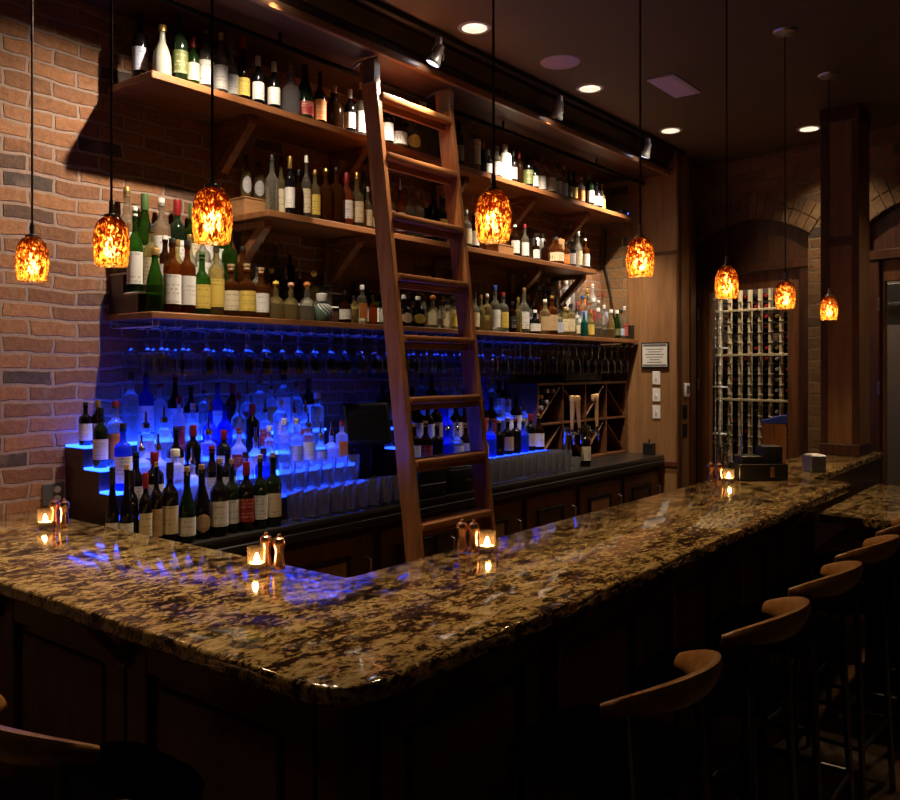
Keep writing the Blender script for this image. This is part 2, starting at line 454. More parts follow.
LABEL = {k: label_mat('label_' + k, p, i) for k, p, i in [
    ('white', (0.78, 0.77, 0.74), (0.12, 0.12, 0.13)), ('cream', (0.72, 0.62, 0.42), (0.16, 0.09, 0.05)),
    ('yellow', (0.70, 0.52, 0.10), (0.14, 0.08, 0.03)), ('red', (0.30, 0.02, 0.02), (0.75, 0.6, 0.4)),
    ('orange', (0.66, 0.20, 0.03), (0.7, 0.6, 0.45)), ('black', (0.02, 0.02, 0.022), (0.6, 0.55, 0.45)),
    ('green', (0.10, 0.12, 0.035), (0.65, 0.62, 0.45)), ('blue', (0.45, 0.50, 0.68), (0.05, 0.08, 0.3)),
    ('grey', (0.36, 0.35, 0.38), (0.08, 0.08, 0.09)), ('tan', (0.52, 0.36, 0.20), (0.12, 0.06, 0.03))]}
CAP = {
    'black': M['black'], 'white': M['white'], 'gold': M['gold'], 'chrome': M['chrome'],
    'red': mat('foil_red', (0.26, 0.014, 0.016), 0.35), 'orange': mat('foil_orange', (0.62, 0.20, 0.05), 0.4),
    'cork': mat('cork', (0.46, 0.30, 0.16), 0.85), 'blue': mat('foil_blue', (0.03, 0.10, 0.55), 0.35),
    'green': mat('foil_green', (0.07, 0.14, 0.04), 0.4), 'yellow': mat('cap_yellow', (0.7, 0.5, 0.08), 0.4),
    'pink': mat('cap_pink', (0.62, 0.34, 0.26), 0.5), 'crystal': GLASS['crystal'],
}

# ================================================================== ROOM SHELL
# floor
bm = bmesh.new(); add_box(bm, (-2.5, -3.0, -0.1), (9.2, 3.7, 0.0)); struct('floor', bm, M['floor'])

# the brick wall behind the shelves, running left past them
bm = bmesh.new(); add_box(bm, (-2.5, WALL_Y, 0.0), (6.62, WALL_Y + 0.25, CEIL)); struct('wall_back', bm, M['brick'])
# short brick return at the right end of the shelves
bm = bmesh.new(); add_box(bm, (6.41, 3.205, 0.0), (6.62, WALL_Y - 0.001, CEIL)); struct('wall_return', bm, M['brick_end'])

# ceiling with openings for the recessed lamps
DOWN = [(2.26, 2.56), (3.44, 2.56), (4.62, 2.56), (5.80, 2.56), (6.37, 1.765), (5.90, 0.45), (-0.35, 1.75), (2.3, -0.7)]  # last three added out of view: for the end wall, and dining-room light
bm = bmesh.new(); add_box(bm, (-2.5, -3.0, CEIL), (9.2, 3.7, CEIL + 0.2))
cl = obj('ceiling', bm, M['ceiling'], smooth=0); cl['kind'] = 'structure'
bm = bmesh.new()
for x, y in DOWN: add_lathe(bm, [(0, -0.1), (0.068, -0.1), (0.068, 0.12), (0, 0.12)], 32, (x, y, CEIL))
cut = obj('cutter', bm, None)
md = cl.modifiers.new('holes', 'BOOLEAN'); md.operation = 'DIFFERENCE'; md.object = cut; md.solver = 'EXACT'
dg = bpy.context.evaluated_depsgraph_get(); dg.update()
me = bpy.data.meshes.new_from_object(cl.evaluated_get(dg))
cl.modifiers.clear(); cl.data = me
bpy.data.objects.remove(cut)

# soffit over the shelves with its crown mouldings
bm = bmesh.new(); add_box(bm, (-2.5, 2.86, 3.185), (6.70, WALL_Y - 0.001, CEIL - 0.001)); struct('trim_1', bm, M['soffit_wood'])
bm = bmesh.new()
add_prism(bm, [(2.861, 3.172), (2.835, 3.172), (2.828, 3.182), (2.828, 3.205), (2.838, 3.212), (2.861, 3.212)], 'X', -2.5, 6.70)
struct('trim_2', bm, M['wood'])
bm = bmesh.new()
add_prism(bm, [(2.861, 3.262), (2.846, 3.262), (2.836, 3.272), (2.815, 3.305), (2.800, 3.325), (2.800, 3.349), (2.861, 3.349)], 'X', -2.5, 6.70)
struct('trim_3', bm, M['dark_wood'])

# wooden pilaster closing the shelf run on the right
bm = bmesh.new()
add_box(bm, (6.41, 2.78, 0.0), (6.75, 3.204, CEIL), 0.004)
pil = struct('wall_pilaster', bm, M['panel'])
bm = bmesh.new()
add_box(bm, (6.400, 2.775, 2.55), (6.42, 3.20, 2.575), 0.003)
add_box(bm, (6.395, 2.775, 0.86), (6.42, 3.20, 0.90), 0.003)
add_box(bm, (6.412, 2.762, 0.0), (6.47, 2.782, CEIL), 0.003)
add_box(bm, (6.66, 2.762, 0.0), (6.76, 2.782, CEIL), 0.003)
struct('trim_4', bm, M['dark_wood_z'])

# ---------------- end wall with two arched doorways to the wine cellar
PA = Vector((7.09, 2.98, 0)); E = Vector((-0.2366, -0.9716, 0)); N = Vector((-0.9716, 0.2366, 0))
EW = Matrix((( -N.x, E.x, 0, PA.x), (-N.y, E.y, 0, PA.y), (0, 0, 1, 0), (0, 0, 0, 1)))   # local: x into the wall, y along it, z up
def s_at(u, depth=0.0):
    """distance along the end wall under a sight line"""
    rx, ry = ray(u)
    P = PA - N * depth
    # P + E*s = k*(rx,ry)
    det = E.x * (-ry) - E.y * (-rx)
    s = (-P.x * (-ry) + P.y * (-rx)) / det
    return s
def zs(u, v, s, depth=0.0):
    P = PA - N * depth + E * s
    d = P.x * 0.785 + P.y * 0.62
    return EYE + (368 - v) / 854 * d
def end_struct(name, bm, m, parent=None):
    o = struct(name, bm, m, parent); o.matrix_world = EW if parent is None else o.matrix_world
    return o
A0, A1 = 0.02, s_at(808)           # first doorway
B0, B1 = s_at(866), s_at(866) + 1.02
HEAD = 2.42
def arch(s, s0, s1, spring, rise):
    c = (s0 + s1) / 2; h = (s1 - s0) / 2
    rad = (h * h + rise * rise) / (2 * rise)
    return spring + math.sqrt(max(0, rad * rad - (s - c) ** 2)) - (rad - rise)
SPR, RISE = 2.68, 0.17
bm = bmesh.new()
def slab(s0, s1, z0, z1): add_box(bm, (0, s0, z0), (0.24, s1, z1))
slab(-0.55, A0, 0, CEIL); slab(A1, B0, 0, CEIL); slab(B1, 3.6, 0, CEIL)
for s0, s1 in ((A0, A1), (B0, B1)):
    k = 16
    poly = [(s0 + (s1 - s0) * i / k, arch(s0 + (s1 - s0) * i / k, s0, s1, SPR, RISE)) for i in range(k + 1)]
    for (a, za), (b, zb) in zip(poly, poly[1:]):
        add_prism(bm, [(a, za), (b, zb), (b, CEIL), (a, CEIL)], 'X', 0, 0.24)
end_struct('wall_end', bm, M['brick_end'])
for k, (s0, s1) in enumerate(((A0, A1), (B0, B1))):
    bm = bmesh.new()
    c = (s0 + s1) / 2; h = (s1 - s0) / 2; rad = (h * h + RISE * RISE) / (2 * RISE); zc = SPR + RISE - rad
    am = math.asin(h / rad) * 1.04
    for ring in range(2):
        nb = 17
        for i in range(nb):
            a0 = -am + 2 * am * (i + 0.08) / nb; a1 = -am + 2 * am * (i + 0.92) / nb
            r0 = rad + 0.004 + ring * 0.115; r1 = r0 + 0.105
            pts = [(c + r * math.sin(a), zc + r * math.cos(a)) for r, a in ((r0, a0), (r0, a1), (r1, a1), (r1, a0))]
            add_prism(bm, pts, 'X', -0.007 - 0.003 * random.random(), 0.02)
    end_struct('trim_%d' % (5 + k), bm, M['voussoir'])

def doorway(num, s0, s1, g0, g1, gtop):
    """arched timber panel, casing, door leaf with a tall pane"""
    bm = bmesh.new()
    k = 16
    top = [(s0 + 0.004 + (s1 - s0 - 0.008) * i / k, arch(s0 + (s1 - s0) * i / k, s0, s1, SPR, RISE) - 0.004) for i in range(k + 1)]
    add_prism(bm, [(s0 + 0.004, HEAD + 0.05)] + top + [(s1 - 0.004, HEAD + 0.05)], 'X', 0.06, 0.10)
    root = end_struct('door_%d' % num, bm, M['dark_wood_z'])
    bm = bmesh.new()
    add_box(bm, (0.02, s0 + 0.003, 0), (0.13, s0 + 0.085, HEAD + 0.05), 0.004)
    add_box(bm, (0.02, s1 - 0.085, 0), (0.13, s1 - 0.003, HEAD + 0.05), 0.004)
    add_box(bm, (0.01, s0 + 0.003, HEAD), (0.13, s1 - 0.003, HEAD + 0.07), 0.004)
    struct('door_casing', bm, M['dark_wood_z'], root)
    bm = bmesh.new()
    a, b = s0 + 0.088, s1 - 0.088
    add_box(bm, (0.05, a, 0.01), (0.10, g0, HEAD - 0.003), 0.003)
    add_box(bm, (0.05, g1, 0.01), (0.10, b, HEAD - 0.003), 0.003)
    add_box(bm, (0.05, g0, gtop), (0.10, g1, HEAD - 0.003), 0.003)
    add_box(bm, (0.05, g0, 0.01), (0.10, g1, 0.30), 0.003)
    struct('door_leaf', bm, M['wood_z'], root)
    bm = bmesh.new(); add_box(bm, (0.072, g0 - 0.01, 0.29), (0.078, g1 + 0.01, gtop + 0.01))
    struct('door_pane', bm, M['pane'], root)
    for z in (2.05, 1.45, 0.5):
        bm = bmesh.new(); add_lathe(bm, [(0, 0), (0.008, 0), (0.008, 0.10), (0, 0.10)], 10, (0.012, s0 + 0.086, z))
        struct('hinge', bm, M['steel'], root)
G0, G1 = s_at(706), s_at(784)
GT = zs(745, 289, s_at(745))
doorway(1, A0, A1, G0, G1, GT)
H0 = s_at(881)
doorway(2, B0, B1, H0, B1 - 0.17, zs(885, 281, H0))

# cellar room behind the end wall
bm = bmesh.new()
add_box(bm, (1.02, -0.9, 0), (1.10, 3.4, CEIL)); add_box(bm, (0.24, -0.95, 0), (1.10, -0.9, CEIL)); add_box(bm, (0.24, 3.35, 0), (1.10, 3.4, CEIL))
end_struct('wall_cellar', bm, M['plaster'])

# ================================================================== TRACK, DOWNLIGHTS, CEILING FITTINGS
tr = thing('track_rail', 'black lighting track along the ceiling in front of the shelf soffit', 'light track', (0, 2.735, CEIL))
bm = bmesh.new(); add_box(bm, (1.42, -0.018, -0.030), (6.35, 0.018, -0.001), 0.003); obj('rail', bm, M['black'], tr)
bm = bmesh.new(); add_box(bm, (6.35, -0.022, -0.033), (6.41, 0.022, -0.001), 0.003); obj('end_feed', bm, M['black'], tr)
TX = [2.17, 3.37, 4.557, 5.80, 2.31]  # last head added out of view to brighten the top shelf bottles
TL = ['', 'small silver spot lamp on the track above the ladder', 'small silver spot lamp on the track between ladder and ring mirror', 'small silver spot lamp at the far end of the track', 'spot lamp added out of view on the track for the top shelf']
for i, x in enumerate(TX):
    base = Vector((x, 2.735, CEIL - 0.030))
    hd = base + Vector((0, 0.01, -0.085))
    aim = (Vector(SPOT_AIM[i]) - hd).normalized()
    t = thing('track_spotlight', TL[i] or 'small silver spot lamp nearest on the track, over the shelf corner', 'spotlight', base, 0, 'track spotlights')
    bm = bmesh.new(); add_lathe(bm, [(0, 0), (0.020, 0), (0.020, -0.035), (0.010, -0.042), (0, -0.042)], 16); obj('mount', bm, M['track_white'], t)
    q = aim.to_track_quat('-Z', 'Y').to_matrix().to_4x4(); q.translation = hd - base
    bm = bmesh.new()
    add_lathe(bm, [(0.0, 0.055), (0.016, 0.055), (0.020, 0.045), (0.022, 0.01), (0.036, -0.03), (0.040, -0.036), (0.040, -0.050), (0.034, -0.050), (0.033, -0.038), (0, -0.02)], 20, mtx=q)
    obj('lamp_head', bm, M['track_white'], t)
    bm = bmesh.new(); add_lathe(bm, [(0, -0.036), (0.030, -0.040)], 20, mtx=q); obj('lens', bm, M['spot_lens'], t)
    bm = bmesh.new()
    for sd in (-1, 1):
        add_tube(bm, [(0, 0, -0.04), (sd * 0.030, 0, -0.05), (sd * 0.046, 0.004, -0.075), (sd * 0.046, 0.008, -0.10)], 0.004, 6)
    obj('yoke', bm, M['track_white'], t)
    spot_light('track_lamp', hd + aim * 0.052, SPOT_AIM[i], SPOT_W[i], (1.0, 0.80, 0.58), (122, 96, 96, 96, 56)[i], 1.0 if i == 0 else 0.75, 0.012)

DL = ['recessed downlight at the near end of the row, over the shelf corner', 'large round recessed downlight beside the first pendant cord over the bar', 'round recessed downlight just beyond the round ceiling speaker',
      'small recessed downlight farthest along the row beside the track', 'recessed downlight half hidden behind the tall wooden column', 'recessed downlight added out of view over the lower granite table', 'recessed downlight added out of view behind the stools at the short bar side', 'recessed downlight added out of view behind the stools along the long bar side']
for i, (x, y) in enumerate(DOWN):
    t = thing('recessed_downlight', DL[i], 'ceiling light', (x, y, CEIL), 0, 'recessed downlights')
    bm = bmesh.new(); add_lathe(bm, [(0.064, 0.002), (0.064, -0.004), (0.080, -0.006), (0.086, -0.001), (0.086, 0.0)], 32); obj('trim_ring', bm, M['white'], t)
    bm = bmesh.new(); add_lathe(bm, [(0.066, 0.0), (0.062, 0.04), (0.045, 0.085), (0.045, 0.10), (0, 0.10)], 32); obj('reflector', bm, M['white'], t)
    bm = bmesh.new(); add_lathe(bm, [(0, 0.050), (0.030, 0.055), (0.040, 0.07), (0.036, 0.095), (0, 0.096)], 24); obj('lamp', bm, M['lens'], t)
    spot_light('downlight_lamp', (x, y, CEIL + 0.045), (x, y, 0), DOWN_W * (2.4 if i == 4 else 1.0) if i < 5 else (DOWN_W * 1.6 if i == 5 else DOWN_W * (0.35 if i == 6 else 0.22)), (1.0, 0.78, 0.52), 110, 0.8, 0.03)

t = thing('ceiling_speaker', 'round lilac-lit speaker grille set in the dark ceiling', 'speaker', (4.12, 2.47, CEIL))
bm = bmesh.new(); add_lathe(bm, [(0, -0.008), (0.085, -0.008), (0.095, -0.005)], 36); obj('grille', bm, M['grille'], t)
bm = bmesh.new(); add_lathe(bm, [(0.095, -0.006), (0.108, -0.006), (0.112, 0.0)], 36); obj('bezel', bm, M['grille'], t)
t = thing('ceiling_vent', 'rectangular lilac-lit panel set in the dark ceiling', 'vent', (4.89, 2.135, CEIL))
bm = bmesh.new(); add_box(bm, (-0.21, -0.085, -0.010), (0.21, 0.085, 0.0), 0.003); obj('frame', bm, M['grille'], t)
bm = bmesh.new(); add_box(bm, (-0.195, -0.07, -0.013), (0.195, 0.07, -0.008), 0.002); obj('panel', bm, M['grille'], t)

# ================================================================== PENDANTS
PEND = [(1.30, 2.71, 1.985, 'hung nearest the brick wall, far left'), (1.30, 2.245, 1.998, 'second from the brick wall over the short bar side'),
        (1.30, 1.78, 2.02, 'in front of the left end of the shelves'), (1.90, 1.35, 2.055, 'in front of the shelves right of the ladder'),
        (2.80, 1.35, 2.035, 'in front of the wooden pilaster'), (3.64, 1.35, 2.01, 'left one before the wine cellar door'),
        (4.45, 1.35, 2.01, 'right one before the wine cellar door'), (5.27, 1.35, 1.99, 'farthest one, before the tall column')]
SH = [(0.020, 0.070), (0.030, 0.064), (0.040, 0.050), (0.0465, 0.030), (0.0490, 0.008), (0.0495, -0.012), (0.0480, -0.035), (0.0450, -0.055), (0.0420, -0.068)]
SHADE_ME = None
for i, (x, y, z, where) in enumerate(PEND):
    t = thing('pendant_lamp', 'lit speckled amber glass pendant lamp ' + where, 'pendant lamp', (x, y, z), random.random() * 6, 'pendant lamps over the bar')
    if SHADE_ME is None:
        bm = bmesh.new(); add_lathe(bm, [(r, h + 0.07) for r, h in SH] + [(r - 0.0035, h + 0.07) for r, h in SH[::-1]] , 40)
        SHADE_ME = to_mesh('shade', bm, M['pendant'])
        bm = bmesh.new(); add_lathe(bm, [(0.0, 0.118), (0.006, 0.114), (0.0075, 0.10), (0.011, 0.088), (0.019, 0.072), (0.0225, 0.055), (0.020, 0.038), (0.011, 0.027), (0, 0.024)], 16)
        BULB_ME = to_mesh('bulb', bm, M['bulb'])
        bm = bmesh.new(); add_lathe(bm, [(0.0, 0.185), (0.006, 0.185), (0.008, 0.150), (0.020, 0.146), (0.0205, 0.136), (0.010, 0.134), (0.010, 0.112), (0, 0.112)], 16)
        SOCK_ME = to_mesh('socket', bm, M['steel'])
    ob = obj('shade', SHADE_ME, None, t, (0, 0, -0.07))
    obj('bulb', BULB_ME, None, t, (0, 0, -0.07)); obj('socket', SOCK_ME, None, t, (0, 0, -0.07))
    bm = bmesh.new(); add_tube(bm, [(0, 0, 0.112), (0, 0, CEIL - z - 0.02)], 0.0035, 8); obj('cord', bm, M['cord'], t)
    bm = bmesh.new(); add_lathe(bm, [(0, CEIL - z - 0.028), (0.012, CEIL - z - 0.028), (0.055, CEIL - z - 0.012), (0.062, CEIL - z - 0.001), (0, CEIL - z - 0.001)], 24); obj('canopy', bm, M['steel'], t)
    spot_light('pendant_glow', (x, y, z - 0.045), (x, y, 0), PENDANT_W * (0.6 if x < 1.5 else 1.0), (1.0, 0.66, 0.34), 125, 0.9, 0.018)

# ================================================================== BACK SHELVES
def shelf(name, label, x0, x1, ztop, th, yf=3.10):
    t = thing(name, label, 'shelf', (0, 0, ztop))
    bm = bmesh.new(); add_box(bm, (x0, yf, -th), (x1, WALL_Y - 0.002, 0), 0.004); obj('board', bm, M['wood'], t)
    return t
def shelf_bracket(t, x, th):
    z0 = -th - 0.001
    bm = bmesh.new()
    add_box(bm, (x - 0.025, WALL_Y - 0.034, z0 - 0.27), (x + 0.025, WALL_Y - 0.003, z0), 0.003)
    add_box(bm, (x - 0.025, 3.18, z0 - 0.032), (x + 0.025, WALL_Y - 0.03, z0), 0.003)
    add_bar(bm, (x, 3.20, z0 - 0.02), (x, WALL_Y - 0.03, z0 - 0.225), 0.045, 0.045)
    obj('bracket', bm, M['wood_z'], t)
S3 = shelf('bottle_shelf', 'top wooden bottle shelf on the brick wall', 1.972, 6.28, 2.855, 0.034)
for x in (2.555, 3.30, 4.20, 4.97, 5.72): shelf_bracket(S3, x, 0.034)
S2 = shelf('bottle_shelf', 'shorter middle wooden bottle shelf on the brick wall', 2.572, 5.70, 2.375, 0.032)
for x in (2.64, 3.27, 4.20, 5.05, 5.66): shelf_bracket(S2, x, 0.032)
S1 = shelf('bottle_shelf', 'lowest wooden bottle shelf, above the hanging glasses', 1.970, 6.395, 1.873, 0.030)

# stepped risers on the lowest shelf
def riser(label, x0, x1):
    t = thing('bottle_riser', label, 'riser', (0, 0, 1.874), 0, 'stepped risers on the lowest shelf')
    for xx in (x0, x1 - 0.018):
        bm = bmesh.new()
        add_prism(bm, [(3.446, 0.0), (3.222, 0.0), (3.222, 0.078), (3.335, 0.078), (3.335, 0.165), (3.446, 0.165)], 'X', xx, xx + 0.018)
        obj('side_panel', bm, M['dark_wood'], t)
    for y0, y1, z in ((3.220, 3.334, 0.079), (3.332, 3.446, 0.166)):
        bm = bmesh.new(); add_box(bm, (x0, y0 - 0.006, z), (x1, y1, z + 0.008), 0.0015); obj('step', bm, M['riser_top'], t)
        bm = bmesh.new(); add_box(bm, (x0 + 0.018, y0, 0), (x1 - 0.018, y0 + 0.012, z)); obj('front_board', bm, M['dark_wood'], t)
riser('dark stepped riser under the bottles at the left end of the lowest shelf', 1.985, 3.27)
riser('dark stepped riser under the bottles at the right end of the lowest shelf', 4.95, 6.22)

# ================================================================== BACK COUNTER
CT = 0.95
wt = thing('back_counter', 'dark back counter worktop under the shelves', 'counter', (0, 0, CT))
bm = bmesh.new(); add_box(bm, (1.78, 2.88, -0.040), (6.405, WALL_Y - 0.002, 0), 0.006, 2); obj('worktop', bm, M['counter_top'], wt)
bm = bmesh.new(); add_box(bm, (1.78, 2.872, -0.075), (6.405, 2.90, -0.041), 0.004); obj('nosing', bm, M['counter_top'], wt)
CW = 0.66
for i in range(7):
    x0 = 1.785 + i * CW
    t = thing('back_bar_cabinet', 'dark cabinet under the back counter, %s from the left' % nth(i + 1), 'cabinet', (x0, 2.93, 0), 0, 'back bar cabinets')
    bm = bmesh.new(); add_box(bm, (0, 0, 0), (CW - 0.004, 0.50, 0.870), 0.003); obj('body', bm, M['dark_wood'], t)
    bm = bmesh.new(); add_box(bm, (0.03, -0.020, 0.10), (CW - 0.034, -0.001, 0.83), 0.004); d = obj('door', bm, M['dark_wood_z'], t)
    bm = bmesh.new(); add_box(bm, (0.17, -0.026, 0.42), (CW - 0.22, -0.018, 0.72), 0.003); obj('inset_panel', bm, M['panel'] if i in (1, 3, 5) else M['dark_wood'], d)
    bm = bmesh.new()
    for lo, hi in (((0.15, -0.034, 0.72), (CW - 0.20, -0.018, 0.745)), ((0.15, -0.034, 0.395), (CW - 0.20, -0.018, 0.42)), ((0.145, -0.034, 0.395), (0.17, -0.018, 0.745)), ((CW - 0.22, -0.034, 0.395), (CW - 0.195, -0.018, 0.745))):
        add_box(bm, lo, hi, 0.003)
    obj('inset_frame', bm, M['black'], d)
    bm = bmesh.new(); add_tube(bm, [(CW - 0.08, -0.02, 0.50), (CW - 0.08, -0.05, 0.51), (CW - 0.08, -0.05, 0.71), (CW - 0.08, -0.02, 0.72)], 0.006, 8); obj('handle', bm, M['steel'], d)

# lit stepped displays on the counter
def tiers(label, x0, x1, steps, m, base):
    t = thing('lit_bottle_steps', label, 'display steps', (0, 0, base), 0)
    for xx in (x0, x1 - 0.016):
        bm = bmesh.new(); poly = [(3.446, 0.0)]
        y = steps[-1][0]; poly.append((y, 0.0))
        for k in range(len(steps) - 1, -1, -1):
            yf, z = steps[k]
            poly.append((yf + 0.012, z - base)); 
            if k: poly.append((steps[k - 1][0] + 0.012, z - base))
        poly.append((3.446, steps[0][1] - base))
        add_prism(bm, poly, 'X', xx, xx + 0.016); obj('side_panel', bm, M['dark_wood'], t)
    back = 3.446
    for yf, z in steps:
        mm = M['blue_low'] if (yf, z) == steps[-1] and m is M['blue'] else m
        bm = bmesh.new(); add_box(bm, (x0 + 0.001, yf, z - base + 0.0005), (x1 - 0.001, back, z - base + 0.010), 0.0015); obj('lit_step', bm, mm, t)
        bm = bmesh.new(); add_box(bm, (x0 + 0.0165, yf + 0.012, 0.0), (x1 - 0.0165, yf + 0.022, z - base - 0.001)); obj('riser_board', bm, M['dark_wood'], t)
        back = yf + 0.011
LSTEPS = [(3.290, 1.315), (3.170, 1.230), (3.078, 1.145), (2.990, 1.055)]
tiers('blue-lit stepped bottle display at the left end of the back counter', 1.79, 3.12, LSTEPS, M['blue'], CT + 0.001)
RSTEPS = [(3.310, 1.285), (3.200, 1.180), (3.095, 1.070)]
tiers('blue-lit stepped bottle display behind the ladder', 3.60, 5.02, RSTEPS, M['blue_dim'], CT + 0.001)

# ================================================================== HANGING GLASS RACK
rk = thing('glass_rack', 'chrome wire stemware rack under the lowest shelf', 'glass rack', (0, 0, 1.842))
COLS = [2.055 + 0.1085 * i for i in range(40)]
for i in range(41):
    x = 2.0 + 0.1085 * i
    bm = bmesh.new()
    for s in (-0.014, 0.014):
        add_tube(bm, [(x + s, 3.118, -0.001), (x + s, 3.116, -0.026), (x + s, 3.13, -0.030), (x + s, 3.42, -0.030), (x + s, 3.432, -0.026), (x + s, 3.432, -0.001)], 0.0022, 6)
    add_tube(bm, [(x - 0.014, 3.128, -0.030), (x + 0.014, 3.128, -0.030)], 0.0022, 6)
    obj('rail', bm, M['rack_wire'], rk)
WG = [(0.0, 0.0), (0.034, 0.0), (0.036, -0.002), (0.030, -0.005), (0.008, -0.010), (0.0042, -0.02), (0.0040, -0.085), (0.008, -0.094), (0.024, -0.108), (0.034, -0.128),
      (0.037, -0.150), (0.035, -0.180), (0.031, -0.205), (0.0300, -0.205), (0.034, -0.180), (0.036, -0.150), (0.033, -0.129), (0.022, -0.109), (0.0, -0.100)]
bm = bmesh.new(); add_lathe(bm, WG, 18); WGM = to_mesh('wine_glass', bm, M['glass'])
bm = bmesh.new(); add_lathe(bm, [(r * (0.80 if z < -0.09 else 1), z * (1.0 if z > -0.09 else 1.06)) for r, z in WG], 18); WGM2 = to_mesh('flute_glass', bm, M['glass'])
for k, y in enumerate((3.165, 3.275, 3.385)):
    for i, x in enumerate(COLS):
        if random.random() < 0.07 or x > 6.3: continue
        big = x < 4.6
        tag(obj('wine_glass', WGM if big else WGM2, None, None, (x + random.uniform(-.004, .004), y + random.uniform(-.012, .012), 1.8175)),
            'stemmed wine glass hanging upside down in the rack, left of the wine rack' if big else 'slimmer stemmed glass hanging upside down in the rack above the wine rack',
            'wine glass', 'hanging wine glasses at the left' if big else 'hanging glasses at the right end')

# ================================================================== LADDER
ld = thing('library_ladder', 'tall brown wooden ladder leaning across the bottle shelves', 'ladder', (0, 0, 0))
LX0, LX1 = 3.075, 3.665
def lad(z): return 2.547 + 0.1255 * z
for x in (LX0, LX1):
    bm = bmesh.new(); add_bar(bm, (x, lad(0.004), 0.004), (x, lad(3.165), 3.165), 0.036, 0.098, bevel=0.005); obj('side_rail', bm, M['ladder'], ld)
for k in range(10):
    z = 2.985 - 0.30 * k
    y = lad(z)
    bm = bmesh.new()
    add_box(bm, (LX0 + 0.017, y - 0.062, z - 0.016), (LX1 - 0.017, y + 0.050, z + 0.016), 0.005, 2)
    add_box(bm, (LX0 + 0.017, y - 0.010, z - 0.050), (LX1 - 0.017, y + 0.012, z - 0.0155), 0.003)
    obj('tread', bm, M['ladder_x'], ld)
for x in (LX0, LX1):
    bm = bmesh.new()
    add_box(bm, (x - 0.021, lad(3.12) - 0.055, 3.045), (x + 0.021, lad(3.12) - 0.046, 3.155), 0.002)
    add_box(bm, (x - 0.0215, lad(3.12) - 0.055, 3.045), (x - 0.0185, lad(3.12) + 0.02, 3.155), 0.001)
    add_tube(bm, [(x, lad(3.12) - 0.05, 3.14), (x, lad(3.12) - 0.05, 3.170), (x, 3.00, 3.170), (x, 3.045, 3.157), (x, 3.066, 3.148), (x, 3.074, 3.128)], 0.007, 8)
    obj('hook', bm, M['steel'], ld)
t = thing('ladder_rail', 'dark metal rail under the soffit that the ladder hooks on', 'rail', (0, 3.05, 3.13))
bm = bmesh.new(); add_tube(bm, [(1.2, 0, 0), (6.39, 0, 0)], 0.012, 10); obj('pole', bm, M['matte_black'], t)
for x in (1.4, 2.6, 4.4, 5.6, 6.3):
    bm = bmesh.new(); add_tube(bm, [(x, 0, 0.0), (x, 0, 0.054)], 0.008, 8); obj('hanger', bm, M['black'], t)

# ================================================================== BOTTLES
def prof(shape, h, r):
    n = r * 0.36
    P = {
        'bordeaux': [(.86, 0), (1, .02), (1, .60), (.93, .645), (.70, .69), (.46, .725), (.37, .76), (.36, .965), (.41, .968), (.41, 1)],
        'burgundy': [(.86, 0), (1, .02), (1, .42), (.93, .49), (.72, .60), (.50, .70), (.38, .78), (.36, .965), (.40, .968), (.40, 1)],
        'champagne': [(.86, 0), (1, .02), (1, .40), (.95, .47), (.78, .58), (.52, .70), (.38, .80), (.34, .93), (.42, .94), (.42, 1)],
        'whisky': [(.9, 0), (1, .02), (1, .62), (.95, .665), (.75, .70), (.46, .73), (.34, .77), (.33, .90), (.40, .905), (.40, .955), (.30, .96), (.30, 1)],
        'slim': [(.9, 0), (1, .015), (1, .56), (.94, .60), (.66, .65), (.42, .70), (.34, .76), (.31, .93), (.36, .935), (.36, .97), (.28, .975), (.28, 1)],
        'square': [(.92, 0), (1, .02), (1, .66), (.92, .71), (.52, .745), (.38, .77), (.36, .90), (.42, .905), (.42, 1)],
        'squat': [(.86, 0), (1, .03), (1.02, .25), (1, .50), (.88, .60), (.60, .67), (.36, .71), (.32, .86), (.40, .865), (.40, .90), (.26, .905), (.26, 1)],
        'jug': [(.80, 0), (.98, .03), (1, .22), (.95, .40), (.74, .56), (.44, .68), (.34, .75), (.32, .90), (.40, .93), (.40, 1)],
        'globe': [(.55, 0), (.82, .06), (.98, .20), (1, .32), (.94, .46), (.75, .58), (.50, .65), (.40, .68), (.40, .98), (.38, 1)],
        'decanter': [(.92, 0), (1, .03), (.9, .12), (1, .22), (.9, .32), (1, .44), (.9, .55), (.62, .62), (.40, .66), (.36, .80), (.5, .82), (.5, .86), (.3, .88), (.3, 1)],
        'tall': [(.92, 0), (1, .015), (1, .72), (.9, .76), (.5, .79), (.40, .82), (.40, .93), (.44, .935), (.44, 1)],
        'soda': [(.86, 0), (1, .03), (1, .42), (.90, .54), (.62, .68), (.42, .80), (.36, .92), (.44, .93), (.44, 1)],
    }[shape]
    return [(0, 0)] + [(a * r, b * h) for a, b in P] + [(0, h)]
RATIO = {'bordeaux': .122, 'burgundy': .135, 'champagne': .145, 'whisky': .150, 'slim': .120, 'square': .155, 'squat': .245, 'jug': .235, 'globe': .30, 'decanter': .20, 'tall': .120, 'soda': .135}
LAB = {'bordeaux': (.14, .48), 'burgundy': (.10, .36), 'champagne': (.10, .34), 'whisky': (.12, .52), 'slim': (.10, .48), 'square': (.15, .55), 'squat': (.12, .44), 'jug': (.1, .3), 'globe': (.18, .42), 'decanter': (.2, .4), 'tall': (.15, .6), 'soda': (.12, .36)}
CACHE = {}
def part_mesh(key, build, m):
    k = key + (m.name,)
    if k not in CACHE:
        bm = bmesh.new(); build(bm); CACHE[k] = to_mesh(key[0], bm, m, 40)
    return CACHE[k]
